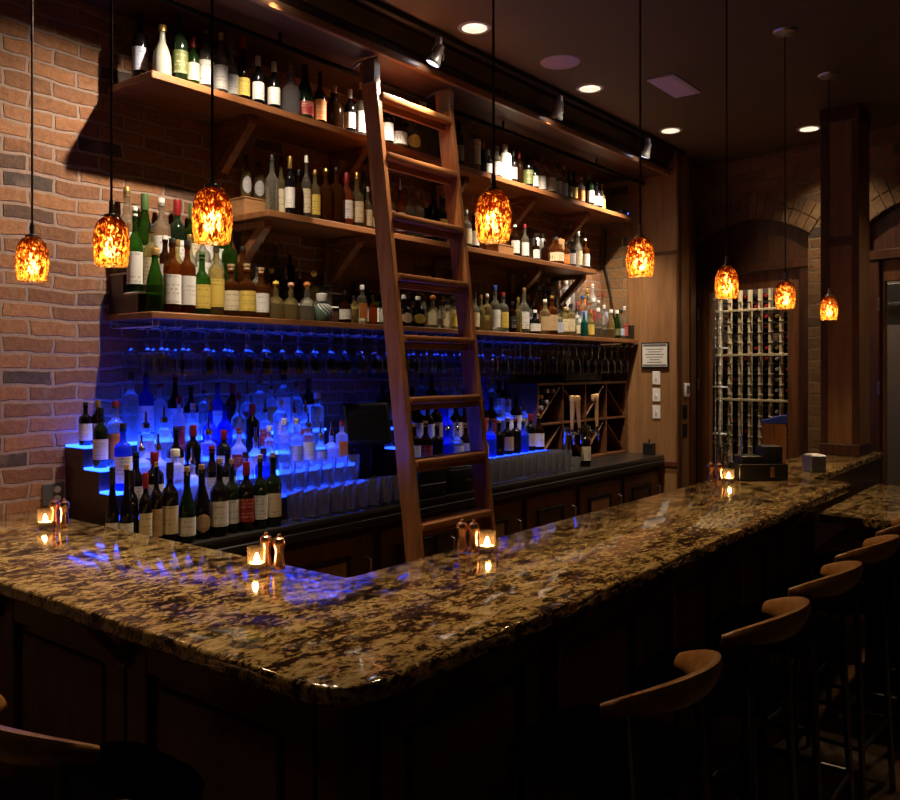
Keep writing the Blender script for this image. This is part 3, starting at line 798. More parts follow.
def bottle(loc, shape, h, g, lab, cap, label, group, r=None, rz=0.0, oval=False):
    h = round(h, 2) if h > .1 else h
    r = round(r or min(max(h * RATIO[shape], 0.026), 0.062), 3)
    sq = 0.75 if shape == 'square' else 0.0
    t = thing('bottle', label, 'bottle', loc, rz, group)
    P = prof(shape, h, r)
    obj('glass_body', part_mesh(('glass_body', shape, h, r), lambda bm: add_lathe(bm, P, 24 if sq else 20, square=sq), GLASS[g]), None, t)
    nr = [a for a, b in P if a > 0][-1]
    if cap:
        wine = shape in ('bordeaux', 'burgundy', 'champagne')
        def mk(bm):
            if cap in ('yellow', 'pink', 'crystal') or (cap == 'orange' and shape == 'squat'):
                q = 0.017 if shape == 'squat' else 0.012
                add_lathe(bm, [(0, h - 0.004), (nr * .8, h - 0.004), (nr * .8, h + 0.004), (q * .75, h + 0.008), (q, h + q), (q * .8, h + q * 1.65), (0, h + q * 2)], 16)
            elif cap == 'chrome':      # pouring spout
                add_lathe(bm, [(0, h - 0.012), (nr + .003, h - 0.012), (nr + .003, h + 0.006), (0.006, h + 0.014), (0.0045, h + 0.055), (0, h + 0.055)], 12)
            elif wine:
                e = nr + 0.0012
                if cap == 'cork': add_lathe(bm, [(0, h - 0.001), (nr * .82, h - 0.001), (nr * .82, h + 0.018), (0, h + 0.018)], 14)
                else: add_lathe(bm, [(nr * .9 + .0016, .80 * h), (e, .82 * h), (e, .99 * h), (e * .9, h + .0012), (0, h + .0012)], 16)
            else:
                e = nr + 0.0025
                add_lathe(bm, [(e, h * .905), (e, h + 0.004), (e * .92, h + 0.006), (0, h + 0.006)], 16)
                if cap == 'cork': add_lathe(bm, [(e + .003, h + .0055), (e + .003, h + .016), (0, h + .016)], 16)
        obj('stopper' if cap in ('cork', 'chrome', 'yellow', 'pink', 'crystal') else 'cap', part_mesh(('cap', shape, h, r, cap), mk, CAP[cap]), None, t)
    if lab:
        a, b = LAB[shape]
        def mkl(bm):
            uvl = bm.loops.layers.uv.new('UVMap')
            n = 12; span = R(84) if not sq else R(62)
            if oval: span = R(52)
            nv = 8 if oval else 1
            rows = []
            def rad_at(z):
                for (r0, z0), (r1, z1) in zip(P, P[1:]):
                    if z0 <= z <= z1 and z1 > z0: return r0 + (r1 - r0) * (z - z0) / (z1 - z0)
                return r
            for j in range(nv + 1):
                f = j / nv; row = []
                wsc = math.sqrt(max(0.02, 1 - (2 * f - 1) ** 2)) if oval else 1.0
                for i in range(n + 1):
                    ang = -PI / 2 + (i / n * 2 - 1) * span * wsc
                    k = 1.0
                    if sq:
                        e = 2 + 8 * sq; k = 1 / (abs(math.cos(ang)) ** e + abs(math.sin(ang)) ** e) ** (1 / e)
                    z = (a + (b - a) * f) * h
                    q = (rad_at(z) + 0.0007) * k
                    row.append((bm.verts.new((q * math.cos(ang), q * math.sin(ang), z)), (0.5 + (i / n - .5) * wsc, f)))
                rows.append(row)
            for A, B in zip(rows, rows[1:]):
                for i in range(n):
                    c4 = (A[i], A[i + 1], B[i + 1], B[i])
                    f = bm.faces.new([c[0] for c in c4])
                    for l, c in zip(f.loops, c4): l[uvl].uv = c[1]
        obj('label', part_mesh(('label', shape, h, r, lab, oval), mkl, LABEL[lab]), None, t)
    return t, r

GNAME = {'water': 'bright clear', 'straw': 'pale gold', 'rose': 'rose pink', 'stone': 'grey stoneware', 'crystal': 'cut crystal', 'frosted': 'frosted'}
BRACES = [((2.555, 3.30, 4.20, 4.97, 5.72), 2.82), ((2.64, 3.27, 4.20, 5.05, 5.66), 2.342)]
def row(entries, y, z, phrase, group, lim_x=None):
    """entries: (u, v of the top, shape, glass, label, cap[, dy[, opts]]) set out in order along the shelf"""
    rows = []
    for e in entries:
        u, vt, shape, g, lab, cap = e[:6]
        dy = e[6] if len(e) > 6 else 0.0
        o = e[7] if len(e) > 7 else {}
        zz = z + o.get('dz', 0)
        h = z_at(u, vt, y + dy) - zz
        if cap in ('cork',): h -= 0.016
        if cap == 'chrome': h -= 0.05
        if cap in ('yellow', 'pink') or (cap == 'orange' and shape == 'squat'): h -= 0.03
        h = min(max(h, 0.10), 0.37)
        r = o.get('r') or min(max(round(h, 2) * RATIO[shape], 0.026), 0.062)
        if shape == 'square': r *= 0.74
        rows.append([x_at(u, y + dy), y + dy, zz, shape, h, g, lab, cap, r, o])
    rows.sort(key=lambda q: q[0])
    n = len(rows)
    for i, q in enumerate(rows):  # slim down what would not fit between its neighbours
        near = [abs(rows[j][0] - q[0]) for j in (i - 2, i + 2) if 0 <= j < n] or [1]
        q[8] = min(q[8], max(0.024, min(near) / 4 * 1.02)) if n > 3 else min(q[8], 0.034)
    for _ in range(90):          # let neighbours share the room so that none touch
        for a, b in zip(rows, rows[1:]):
            need = a[8] + b[8] + 0.002
            dx = b[0] - a[0]; dy = b[1] - a[1]
            if math.hypot(dx, dy) < need:
                gap = math.sqrt(max(0, need * need - dy * dy)) - dx
                a[0] -= gap / 2; b[0] += gap / 2
        if lim_x:
            for q in rows: q[0] = min(max(q[0], lim_x[0] + q[8]), lim_x[1] - q[8])
    if len(set(round(q[8], 4) for q in rows)) and lim_x:
        for q in rows: q[0] = min(max(q[0], lim_x[0] + q[8]), lim_x[1] - q[8])
    for q in rows:               # keep clear of the shelf braces overhead
        for xs, z0 in BRACES:
            if not (z0 - 0.55 < q[2] < z0): continue
            lim = z0 - 0.050 - max(0, q[1] + q[8] - 3.19) / 0.22 * 0.205 - 0.035
            for bx in xs:
                if abs(q[0] - bx) < q[8] + 0.03 and q[1] + q[8] > 3.175 and q[2] + q[4] + (0.06 if q[7] == 'chrome' else 0.035) > lim:
                    q[4] = lim - q[2] - (0.06 if q[7] == 'chrome' else 0.035)
    rows = [q for q in rows if q[4] > 0.085]
    for k, q in enumerate(rows):
        x, yy, zz, shape, h, g, lab, cap, r, o = q
        bits = '%s bottle' % GNAME.get(g, g)
        if lab: bits += ', %s label' % lab
        if cap: bits += ', %s %s' % (cap, 'spout' if cap == 'chrome' else 'stopper' if cap in ('cork', 'yellow', 'pink', 'crystal') else 'cap')
        tail = ', %s from left %s' % (nth(k + 1), phrase)
        if len((bits + tail).split()) > 16: bits = bits.rsplit(',', 1)[0]
        bits += tail
        bottle((x, yy, zz + 0.0006), shape, h, g, lab, cap, bits, group, r, R(-28 + random.uniform(-16, 16)), o.get('oval', False))
    return rows

TOPS = [
 (140, 14, 'bordeaux', 'black', 'blue', 'black', .10), (162, 27, 'jug', 'stone', None, 'gold'), (180, 17, 'bordeaux', 'dark green', 'green', 'black'), (193, 38, 'bordeaux', 'green', 'cream', 'red'),
 (206, 17, 'slim', 'clear', 'white', 'chrome'), (221, 35, 'slim', 'clear', 'white', 'white'), (232, 39, 'slim', 'clear', 'white', 'chrome'), (243, 36, 'burgundy', 'brown', 'yellow', 'red'),
 (258, 57, 'bordeaux', 'black', 'white', 'white'), (274, 63, 'bordeaux', 'black', 'white', 'white'), (291, 66, 'decanter', 'crystal', None, 'crystal'), (305, 65, 'champagne', 'dark green', 'red', 'black'),
 (320, 73, 'slim', 'brown', 'orange', 'black'), (334, 87, 'squat', 'brown', None, 'cork'), (350, 90, 'bordeaux', 'black', 'white', 'white'), (361, 85, 'slim', 'clear', 'white', 'white'),
 (387, 103, 'whisky', 'brown', 'white', 'gold'), (398, 112, 'squat', 'amber', 'white', 'black'), (412, 113, 'squat', 'straw', 'yellow', 'black', 0, {'oval': True}), (423, 101, 'tall', 'straw', None, 'white'), (434, 108, 'slim', 'clear', None, 'black'),
 (459, 122, 'bordeaux', 'black', 'grey', 'black'), (466, 106, 'slim', 'clear', None, 'white'), (475, 118, 'tall', 'clear', 'cream', 'gold'), (483, 143, 'bordeaux', 'black', None, 'orange'), (488, 150, 'bordeaux', 'black', 'white', 'white'),
 (497, 147, 'whisky', 'clear', 'white', 'white'), (505, 146, 'tall', 'white', None, 'white', 0, {'r': .042}), (513, 150, 'bordeaux', 'black', 'grey', 'black'), (519, 152, 'bordeaux', 'brown', None, 'red'), (528, 154, 'whisky', 'black', 'green', 'black'), (535, 161, 'bordeaux', 'dark green', 'white', 'red'),
 (542, 159, 'slim', 'clear', 'white', 'gold'), (551, 162, 'whisky', 'straw', 'cream', 'gold'), (558, 164, 'slim', 'clear', 'white', 'black'), (564, 167, 'slim', 'clear', 'white', 'white'), (569, 171, 'bordeaux', 'green', 'green', 'black'),
 (574, 172, 'bordeaux', 'amber', 'yellow', 'black'), (581, 178, 'whisky', 'clear', 'orange', 'white'), (590, 173, 'bordeaux', 'dark green', 'white', 'green'), (596, 182, 'squat', 'black', 'white', 'black'), (602, 183, 'slim', 'straw', 'yellow', 'yellow')]
row(TOPS, 3.175, 2.855, 'on the top shelf', 'bottles on the top shelf')

# wooden crate on the middle shelf and what stands on that shelf
cr = thing('wooden_crate', 'plain wooden box at the left end of the middle shelf', 'crate', (2.585, 3.285, 2.3755))
bm = bmesh.new()
for lo, hi in (((0, 0, 0), (0.15, 0.012, 0.077)), ((0, 0.138, 0), (0.15, 0.15, 0.077)), ((0, 0.0125, 0), (0.012, 0.1375, 0.077)), ((0.138, 0.0125, 0), (0.15, 0.1375, 0.077))): add_box(bm, lo, hi, 0.002)
obj('sides', bm, M['crate'], cr)
bm = bmesh.new(); add_box(bm, (-0.003, -0.003, 0.0775), (0.153, 0.153, 0.085), 0.002); obj('lid', bm, M['crate'], cr)
row([(246, 157, 'whisky', 'straw', 'grey', 'black', 0, {'oval': True, 'r': .027}), (259, 163, 'whisky', 'straw', 'grey', 'black', 0, {'oval': True, 'r': .029})], 3.35, 2.461, 'on the wooden box, middle shelf', 'bottles on the wooden box')
MIDS = [
 (272, 157, 'slim', 'clear', None, 'black'), (281, 158, 'slim', 'straw', 'cream', 'black', .10), (290, 157, 'bordeaux', 'black', 'white', 'gold'), (299, 171, 'slim', 'brown', None, 'black'), (306, 156, 'slim', 'clear', 'cream', 'white'), (315, 172, 'whisky', 'straw', 'yellow', 'gold'),
 (327, 170, 'whisky', 'amber', None, 'gold'), (336, 168, 'whisky', 'amber', None, 'black'), (346, 173, 'bordeaux', 'rose', 'white', 'red'), (357, 174, 'slim', 'straw', 'cream', 'gold'), (364, 172, 'bordeaux', 'dark green', None, 'black', .09), (368, 187, 'slim', 'straw', 'cream', 'white'), (375, 200, 'squat', 'rose', 'cream', 'gold'),
 (390, 190, 'whisky', 'straw', 'cream', 'gold'), (400, 179, 'slim', 'rose', 'white', 'chrome'), (410, 193, 'squat', 'clear', None, 'crystal'), (418, 192, 'whisky', 'clear', None, 'cork'), (427, 203, 'squat', 'brown', 'yellow', 'cork'), (434, 190, 'bordeaux', 'black', None, 'black'), (441, 196, 'whisky', 'black', 'yellow', 'black'),
 (466, 212, 'whisky', 'clear', 'cream', 'white'), (474, 214, 'whisky', 'brown', 'white', 'black'),
 (515, 226, 'whisky', 'brown', 'white', 'white'), (525, 226, 'slim', 'clear', 'white', 'red'), (536, 240, 'whisky', 'brown', 'white', 'black'), (545, 241, 'whisky', 'brown', None, 'black'), (556, 238, 'squat', 'amber', 'cream', 'black', 0, {'r': .06}),
 (566, 243, 'whisky', 'amber', 'orange', 'black'), (572, 240, 'whisky', 'black', 'grey', 'black'), (578, 233, 'slim', 'clear', 'cream', 'white'), (585, 240, 'whisky', 'amber', 'white', 'white')]
row(MIDS, 3.175, 2.375, 'on the middle shelf', 'bottles on the middle shelf')
row([(572, 214, 'tall', 'frosted', 'white', 'white'), (579, 216, 'tall', 'frosted', 'blue', 'white')], 3.37, 2.375, 'behind others, middle shelf right end', 'tall frosted bottles on the middle shelf')
t = thing('tin_canister', 'round steel canister behind the bottles on the middle shelf', 'canister', (x_at(537, 3.32), 3.32, 2.3755))
bm = bmesh.new(); add_lathe(bm, [(0, 0), (0.056, 0), (0.058, 0.004), (0.058, 0.20), (0.055, 0.205)], 28); obj('can', bm, M['steel'], t)
bm = bmesh.new(); add_lathe(bm, [(0.060, 0.195), (0.060, 0.225), (0.054, 0.230), (0, 0.230)], 28); obj('lid', bm, M['chrome'], t)
t = thing('spirit_box', 'upright orange-brown wooden gift box behind bottles on the middle shelf', 'box', (x_at(556, 3.34), 3.34, 2.3755))
bm = bmesh.new(); add_box(bm, (-0.058, -0.04, 0), (0.058, 0.05, 0.235), 0.003); obj('case', bm, M['crate'], t)
bm = bmesh.new(); add_box(bm, (-0.022, -0.0425, 0.10), (0.022, -0.0405, 0.19), 0.0005); obj('plaque', bm, M['dark_wood'], t)
t = thing('spirit_box', 'low orange box lying on the middle shelf behind a pendant lamp', 'box', (x_at(500, 3.19), 3.19, 2.3755))
bm = bmesh.new(); add_box(bm, (-0.085, -0.05, 0), (0.085, 0.05, 0.055), 0.003); obj('case', bm, M['crate'], t)
bm = bmesh.new(); add_box(bm, (-0.088, -0.053, 0.0555), (0.088, 0.053, 0.066), 0.003); obj('lid', bm, M['crate'], t)

LOWS = [
 (155, 250, 'soda', 'green', None, 'gold'), (173, 239, 'whisky', 'amber', 'white', 'black', 0, {'r': .043}), (188, 241, 'whisky', 'amber', 'white', 'black', 0, {'r': .043}), (202, 252, 'slim', 'green', 'yellow', 'green', 0, {'r': .041}), (215, 246, 'whisky', 'straw', 'yellow', 'black'),
 (231, 264, 'whisky', 'amber', 'cream', 'cork', 0, {'r': .040}), (247, 265, 'whisky', 'amber', 'yellow', 'cork', 0, {'r': .040}), (261, 267, 'whisky', 'amber', 'white', 'cork', 0, {'r': .038}), (276, 281, 'squat', 'straw', None, 'yellow', 0, {'r': .037}), (291, 282, 'squat', 'straw', None, 'pink', 0, {'r': .037}),
 (307, 283, 'squat', 'clear', None, 'orange', 0, {'r': .037}), (345, 292, 'squat', 'brown', 'white', 'black', 0, {'r': .034}), (354, 297, 'square', 'straw', None, 'black', 0, {'r': .028}), (362, 287, 'square', 'clear', 'orange', 'white', 0, {'r': .03}), (373, 296, 'square', 'amber', None, 'black', 0, {'r': .03}), (384, 300, 'square', 'clear', None, 'chrome', 0, {'r': .03}),
 (404, 297, 'squat', 'black', 'cream', 'white', 0, {'oval': True, 'r': .045}), (418, 298, 'squat', 'black', 'yellow', 'white', 0, {'oval': True, 'r': .045}), (433, 295, 'squat', 'clear', None, 'orange'), (441, 302, 'soda', 'clear', 'cream', 'black'), (447, 301, 'tall', 'clear', None, 'black'), (453, 303, 'slim', 'straw', 'yellow', 'black'),
 (475, 293, 'slim', 'clear', 'cream', 'black'), (481, 296, 'slim', 'straw', None, 'gold'), (487, 295, 'whisky', 'straw', None, 'white'), (495, 286, 'slim', 'clear', 'white', 'blue'), (503, 293, 'whisky', 'clear', 'yellow', 'red'), (512, 303, 'square', 'brown', 'black', 'black'), (518, 298, 'slim', 'straw', None, 'gold'), (524, 289, 'slim', 'clear', 'white', 'gold'),
 (535, 310, 'squat', 'black', 'white', 'white'), (545, 300, 'whisky', 'straw', 'tan', 'white'), (552, 297, 'whisky', 'amber', 'tan', 'gold'), (559, 310, 'whisky', 'clear', 'blue', 'black'), (565, 308, 'tall', 'straw', 'cream', 'gold'), (571, 304, 'square', 'straw', 'cream', 'black'), (577, 316, 'square', 'clear', 'cream', 'white'),
 (584, 313, 'slim', 'teal', None, 'blue'), (591, 311, 'slim', 'straw', 'yellow', 'orange'), (598, 309, 'soda', 'clear', None, 'white'), (604, 306, 'slim', 'clear', None, 'white'), (611, 311, 'soda', 'straw', None, 'white'), (617, 311, 'soda', 'green', 'green', 'white'), (624, 311, 'soda', 'clear', 'blue', 'black'), (630, 308, 'slim', 'clear', 'red', 'white')]
row(LOWS, 3.158, 1.873, "at the lowest shelf's front", 'bottles along the front of the lowest shelf', (1.985, 6.293))
t = thing('globe_bottle', 'round turquoise bottle with white stripes and fat white cap', 'bottle', (x_at(322, 3.152), 3.152, 1.8736))
bm = bmesh.new(); add_lathe(bm, prof('globe', 0.135, 0.056), 28); gb = obj('body', bm, GLASS['turquoise'], t)
for k in range(5):
    bm = bmesh.new(); pts = []
    for j in range(12):
        a = -2.9 + k * 0.42 + j * 0.09; f = 0.64 - j * 0.035
        P_ = prof('globe', 0.135, 0.056); z = f * 0.135
        rr = next(r0 + (r1 - r0) * (z - z0) / (z1 - z0) for (r0, z0), (r1, z1) in zip(P_, P_[1:]) if z0 <= z <= z1 and z1 > z0)
        pts.append((rr * math.cos(a), rr * math.sin(a), z))
    add_tube(bm, pts, [0.0035 - 0.0002 * j for j in range(12)], 6); obj('stripe', bm, M['white'], gb)
bm = bmesh.new(); add_lathe(bm, [(0.026, 0.10), (0.028, 0.104), (0.028, 0.138), (0.025, 0.142), (0, 0.142)], 24); obj('cap', bm, M['white'], t)

def fill(u0, u1, step, y, z, palette, hs, phrase, group, seed, avoid=None):
    rnd = random.Random(seed)
    out = []
    x = u0
    while x < u1:
        if avoid and avoid[0] < x < avoid[1]: x = avoid[1]
        g, lab, cap, shapes = rnd.choice(palette)
        sh = rnd.choice(shapes); h = rnd.uniform(*hs)
        # the row helper wants a picture height, so invert it
        rx, ry = ray(450); d = x * 0.785 + y * 0.62; lat = x * 0.62 - y * 0.785
        u = 450 + 854 * lat / d; v = 368 - (z + h - EYE) / d * 854
        out.append((u, v, sh, g, rnd.choice(lab), rnd.choice(cap), rnd.uniform(-.006, .006), {'r': min(.042, step * .47)}))
        x += step * rnd.uniform(.98, 1.28)
    return row(out, y, z, phrase, group)
WARM = [('clear', ['white', 'cream', None], ['black', 'white', 'gold', 'chrome'], ['slim', 'whisky', 'tall']), ('straw', ['cream', 'yellow', 'white', None], ['gold', 'black', 'cork'], ['whisky', 'slim', 'square']),
        ('amber', ['cream', 'white', 'orange'], ['black', 'gold', 'cork'], ['whisky', 'square']), ('green', ['white', 'green', 'yellow'], ['green', 'red', 'white'], ['slim', 'bordeaux', 'whisky']), ('brown', ['white', 'cream', 'red'], ['red', 'black', 'gold'], ['whisky', 'bordeaux'])]
BRIGHT = [('clear', ['white', 'blue', 'red', 'orange', 'yellow'], ['white', 'blue', 'red', 'chrome'], ['slim', 'tall', 'whisky']), ('frosted', ['white', 'blue', 'red', None], ['white', 'blue', 'chrome'], ['slim', 'tall']), ('clear', ['blue', 'red', 'green'], ['white', 'blue', 'yellow'], ['slim', 'whisky'])]
BACKS = [(128, 189, 'slim', 'clear', 'white', 'gold'), (146, 195, 'burgundy', 'green', 'green', 'green'), (162, 199, 'whisky', 'clear', 'white', 'white', 0, {'r': .042}), (178, 201, 'bordeaux', 'dark green', 'white', 'red'), (192, 204, 'bordeaux', 'green', 'cream', 'green'), (206, 206, 'whisky', 'straw', 'white', 'black'), (219, 214, 'slim', 'green', 'white', 'black'), (232, 219, 'whisky', 'brown', None, 'black'),
         (249, 232, 'bordeaux', 'dark green', None, 'chrome'), (262, 232, 'slim', 'straw', None, 'chrome'), (275, 234, 'slim', 'clear', None, 'chrome'), (290, 243, 'slim', 'brown', None, 'chrome')]
row(BACKS, 3.392, 2.048, "on the lowest shelf's top left step", 'bottles on the left top step of the lowest shelf', (1.99, 3.24))
row([(134, 208, 'slim', 'green', 'white', 'white', 0.03, {'r': .048}), (151, 226, 'whisky', 'straw', 'cream', 'black'), (164, 236, 'whisky', 'brown', 'white', 'white'), (177, 241, 'slim', 'straw', None, 'gold'), (190, 236, 'slim', 'clear', 'white', 'gold'), (203, 231, 'whisky', 'clear', 'white', 'black'), (216, 239, 'slim', 'clear', 'cream', 'black', 0, {'r': .038}),
     (229, 229, 'whisky', 'green', None, 'green'), (243, 248, 'whisky', 'amber', None, 'black'), (257, 262, 'slim', 'clear', None, 'black'), (272, 268, 'whisky', 'amber', None, 'cork'), (286, 268, 'slim', 'brown', None, 'chrome'), (300, 268, 'whisky', 'brown', None, 'chrome'), (314, 271, 'squat', 'straw', None, 'yellow', 0, {'r': .04}), (327, 276, 'whisky', 'clear', None, 'crystal')],
    3.276, 1.961, "on the lowest shelf's middle left step", 'bottles on the left middle step of the lowest shelf', (1.99, 3.265))
fill(3.32, 4.88, 0.088, 3.385, 1.873, WARM, (.20, .27), "at the lowest shelf's back", 'bottles along the back of the lowest shelf', 5)
fill(3.33, 4.88, 0.092, 3.268, 1.873, WARM, (.16, .23), "in the lowest shelf's middle row", 'bottles along the middle of the lowest shelf', 6)
fill(5.01, 6.17, 0.074, 3.392, 2.048, BRIGHT, (.22, .30), "on the lowest shelf's top right step", 'bottles on the right top step of the lowest shelf', 7)
fill(5.02, 6.17, 0.076, 3.276, 1.961, BRIGHT, (.20, .27), "on the lowest shelf's middle right step", 'bottles on the right middle step of the lowest shelf', 8)
t = thing('dark_box', 'small black box at the right end of the lowest shelf', 'box', (6.343, 3.17, 1.8736))
bm = bmesh.new(); add_box(bm, (-0.045, -0.04, 0), (0.045, 0.04, 0.10), 0.004); obj('case', bm, M['black'], t)
bm = bmesh.new(); add_box(bm, (-0.047, -0.042, 0.1005), (0.047, 0.042, 0.115), 0.004); obj('lid', bm, M['black'], t)

# wine bottles standing along the counter edge
WINES = [(116, 468, 'burgundy', 'black', 'white', 'black', .03), (126, 466, 'burgundy', 'black', 'white', 'cork', .0), (134, 471, 'bordeaux', 'black', None, 'black', .03), (142, 473, 'bordeaux', 'black', 'cream', 'red', -.005), (155, 464, 'bordeaux', 'black', 'tan', 'cork', .0), (170, 462, 'bordeaux', 'black', 'cream', 'black', .0),
         (187, 467, 'burgundy', 'dark green', 'white', 'cork', -.012), (204, 464, 'burgundy', 'black', 'tan', 'cork', .01, {'oval': True}), (217, 460, 'bordeaux', 'black', 'white', 'cork', -.005), (233, 459, 'bordeaux', 'dark green', 'white', 'cork', .012), (246, 462, 'bordeaux', 'black', 'red', 'red', .0), (259, 455, 'bordeaux', 'dark green', 'white', 'cork', -.008), (273, 454, 'bordeaux', 'dark green', 'cream', 'cork', .0)]
row(WINES, 2.938, CT, 'in the counter-edge wine row', 'wine bottles along the counter edge')

# bottles on the lit steps
BLUES = [('clear', ['white', None, None, 'blue', None], ['white', 'black', 'red', 'chrome', 'chrome'], ['slim', 'tall', 'whisky', 'slim']), ('water', [None, 'white', None], ['white', 'chrome', 'black', 'red'], ['slim', 'tall', 'square', 'whisky']), ('water', [None, 'blue'], ['white', 'chrome'], ['tall', 'slim']), ('frosted', ['blue', None, None], ['white', 'chrome', 'black'], ['slim', 'tall', 'squat']), ('frosted', [None, 'red', 'orange'], ['red', 'chrome'], ['slim', 'whisky', 'square']),
         ('black', ['white', None], ['black', 'red'], ['bordeaux', 'slim']), ('blue', ['white', None], ['black', 'chrome'], ['slim', 'whisky'])]
DARKS = [('black', ['white', 'tan', 'cream', None], ['black', 'cork', 'red'], ['bordeaux', 'whisky']), ('brown', ['cream', 'white', 'red'], ['black', 'gold'], ['whisky', 'slim']), ('clear', ['white', 'grey', None], ['black', 'chrome'], ['slim', 'tall', 'square']), ('blue', [None], ['chrome', 'black'], ['slim'])]
fill(2.04, 3.08, 0.070, 3.368, 1.3255, BLUES, (.23, .31), 'on the blue display, top step', 'bottles on the top blue step', 21)
fill(2.03, 3.08, 0.072, 3.236, 1.2405, BLUES, (.21, .29), 'on the blue display, second step', 'bottles on the second blue step', 22)
fill(1.86, 3.08, 0.073, 3.126, 1.1555, BLUES, (.20, .27), 'on the blue display, third step', 'bottles on the third blue step', 23)
row([(80, 404, 'whisky', 'black', 'white', 'black'), (91, 400, 'bordeaux', 'brown', 'cream', 'gold')], 3.345, 1.3255, 'on the top step, far left', 'dark bottles at the display corner', (1.797, 2.02))
row([(95, 408, 'bordeaux', 'dark green', 'cream', 'black'), (104, 402, 'whisky', 'clear', 'orange', 'red')], 3.24, 1.2405, 'on the second step, far left', 'bottles at the second step corner', (1.80, 2.0))
fill(1.86, 2.50, 0.078, 3.034, 1.0655, BLUES, (.20, .25), 'on the blue display, lowest step', 'bottles on the lowest blue step', 24)
fill(3.65, 4.97, 0.080, 3.38, 1.2955, DARKS, (.24, .31), 'on the display behind the ladder, top step', 'bottles on the top step behind the ladder', 31, (4.52, 4.74))
fill(3.66, 4.97, 0.082, 3.255, 1.1905, DARKS, (.22, .29), 'on the display behind the ladder, middle step', 'bottles on the middle step behind the ladder', 32)
fill(3.66, 4.97, 0.082, 3.150, 1.0805, DARKS, (.20, .25), 'on the display behind the ladder, low step', 'bottles on the low step behind the ladder', 33)
t = thing('forked_bottle', 'glowing blue forked glass bottle behind the ladder', 'bottle', (4.63, 3.375, 1.2956), R(-30))
bm = bmesh.new()
for s in (-1, 1):
    add_tube(bm, [(s * 0.045, 0, 0.0), (s * 0.04, 0, 0.06), (s * 0.016, 0, 0.20), (s * 0.006, 0, 0.26)], [0.014, 0.015, 0.011, 0.008], 10)
obj('glass_body', bm, GLASS['blue'], t)
bm = bmesh.new(); add_lathe(bm, [(0, 0.255), (0.014, 0.255), (0.012, 0.285), (0, 0.287)], 12); obj('cap', bm, CAP['blue'], t)

# ================================================================== TUMBLERS ON THE COUNTER
TB = [(0.0, 0.006), (0.028, 0.004), (0.030, 0.0), (0.032, 0.003), (0.040, 0.140), (0.0385, 0.1405), (0.0375, 0.138), (0.0300, 0.018), (0.0, 0.014)]
bm = bmesh.new(); add_lathe(bm, TB, 32)
for v_ in bm.verts:              # soft flutes round the outside of the glass
    r_ = math.hypot(v_.co.x, v_.co.y)
    if r_ > 0.0305 and v_.co.z < 0.12:
        k_ = 1 + 0.022 * math.cos(8 * math.atan2(v_.co.y, v_.co.x)); v_.co.x *= k_; v_.co.y *= k_
TBM = to_mesh('pint_glass', bm, M['tumbler'])
bm = bmesh.new(); add_lathe(bm, [(r, z * .62) for r, z in TB], 20); TBS = to_mesh('rocks_glass', bm, M['tumbler'])
def tum(x, y, z, me, label, group): tag(obj(me.name.split('.')[0], me, None, None, (x + random.uniform(-.003, .003), y + random.uniform(-.003, .003), z + 0.0006)), label, 'glass', group)
for i in range(9):
    tum(2.585 + i * 0.0845, 2.932, CT, TBM, 'clear pint glass in the row right of the wine bottles', 'pint glasses beside the wine bottles')
    if 0 < i < 7: tum(2.545 + i * 0.0845, 3.034, 1.0655, TBM, 'clear pint glass on the lowest blue-lit step', 'pint glasses on the lowest blue step')
for j in range(2):
    for i in range(13):
        x = 3.955 + i * 0.0845
        tum(x, 2.932 + j * 0.0845, CT, TBM, 'clear pint glass in the front rows left of the beer taps', 'pint glasses in front of the taps')
for i in range(3): tum(5.07 - i * 0.012, 2.925 + i * 0.085, CT, TBS, 'short clear rocks glass at the end of the pint glasses by the taps', 'rocks glasses by the taps')

# ================================================================== POINT OF SALE, PRINTER
t = thing('till_screen', 'dark tilted till screen beside the blue bottle display', 'till', (3.29, 3.17, CT + 0.001), R(-30))
bm = bmesh.new(); add_box(bm, (-0.10, -0.11, 0), (0.11, 0.13, 0.10), 0.012, 2); obj('base', bm, M['black'], t)
bm = bmesh.new(); add_bar(bm, (0, 0.06, 0.101), (0, 0.02, 0.36), 0.08, 0.04); obj('stand', bm, M['black'], t)
q = Matrix.Translation((0, -0.01, 0.395)) @ Matrix.Rotation(R(-22), 4, 'X')
bm = bmesh.new(); b = bmesh.new(); add_box(b, (-0.13, -0.022, -0.115), (0.13, 0.022, 0.115), 0.014, 3); merge(bm, b, q); hd = obj('housing', bm, M['black'], t)
bm = bmesh.new(); b = bmesh.new(); add_box(b, (-0.112, -0.026, -0.095), (0.112, -0.0215, 0.095), 0.002); merge(bm, b, q); obj('display', bm, M['screen'], hd)
t = thing('cash_register', 'black cash register box on the back counter between till screen and printer', 'cash register', (3.53, 2.985, CT + 0.001), R(-4))
bm = bmesh.new(); add_box(bm, (-0.11, -0.085, 0), (0.11, 0.085, 0.16), 0.010, 2); obj('case', bm, M['black'], t)
bm = bmesh.new(); add_box(bm, (-0.10, -0.094, 0.02), (0.10, -0.0855, 0.075), 0.004); obj('drawer', bm, M['black'], t)
bm = bmesh.new(); add_box(bm, (-0.09, -0.06, 0.1605), (0.09, 0.06, 0.172), 0.003); obj('keypad', bm, M['cord'], t)
t = thing('receipt_printer', 'black receipt printer on the back counter behind the ladder', 'printer', (3.79, 2.985, CT + 0.001), R(-4))
bm = bmesh.new(); add_box(bm, (-0.10, -0.09, 0), (0.10, 0.09, 0.13), 0.012, 2); obj('case', bm, M['black'], t)
bm = bmesh.new(); add_box(bm, (-0.085, -0.075, 0.1305), (0.085, 0.075, 0.145), 0.006); obj('lid', bm, M['black'], t)
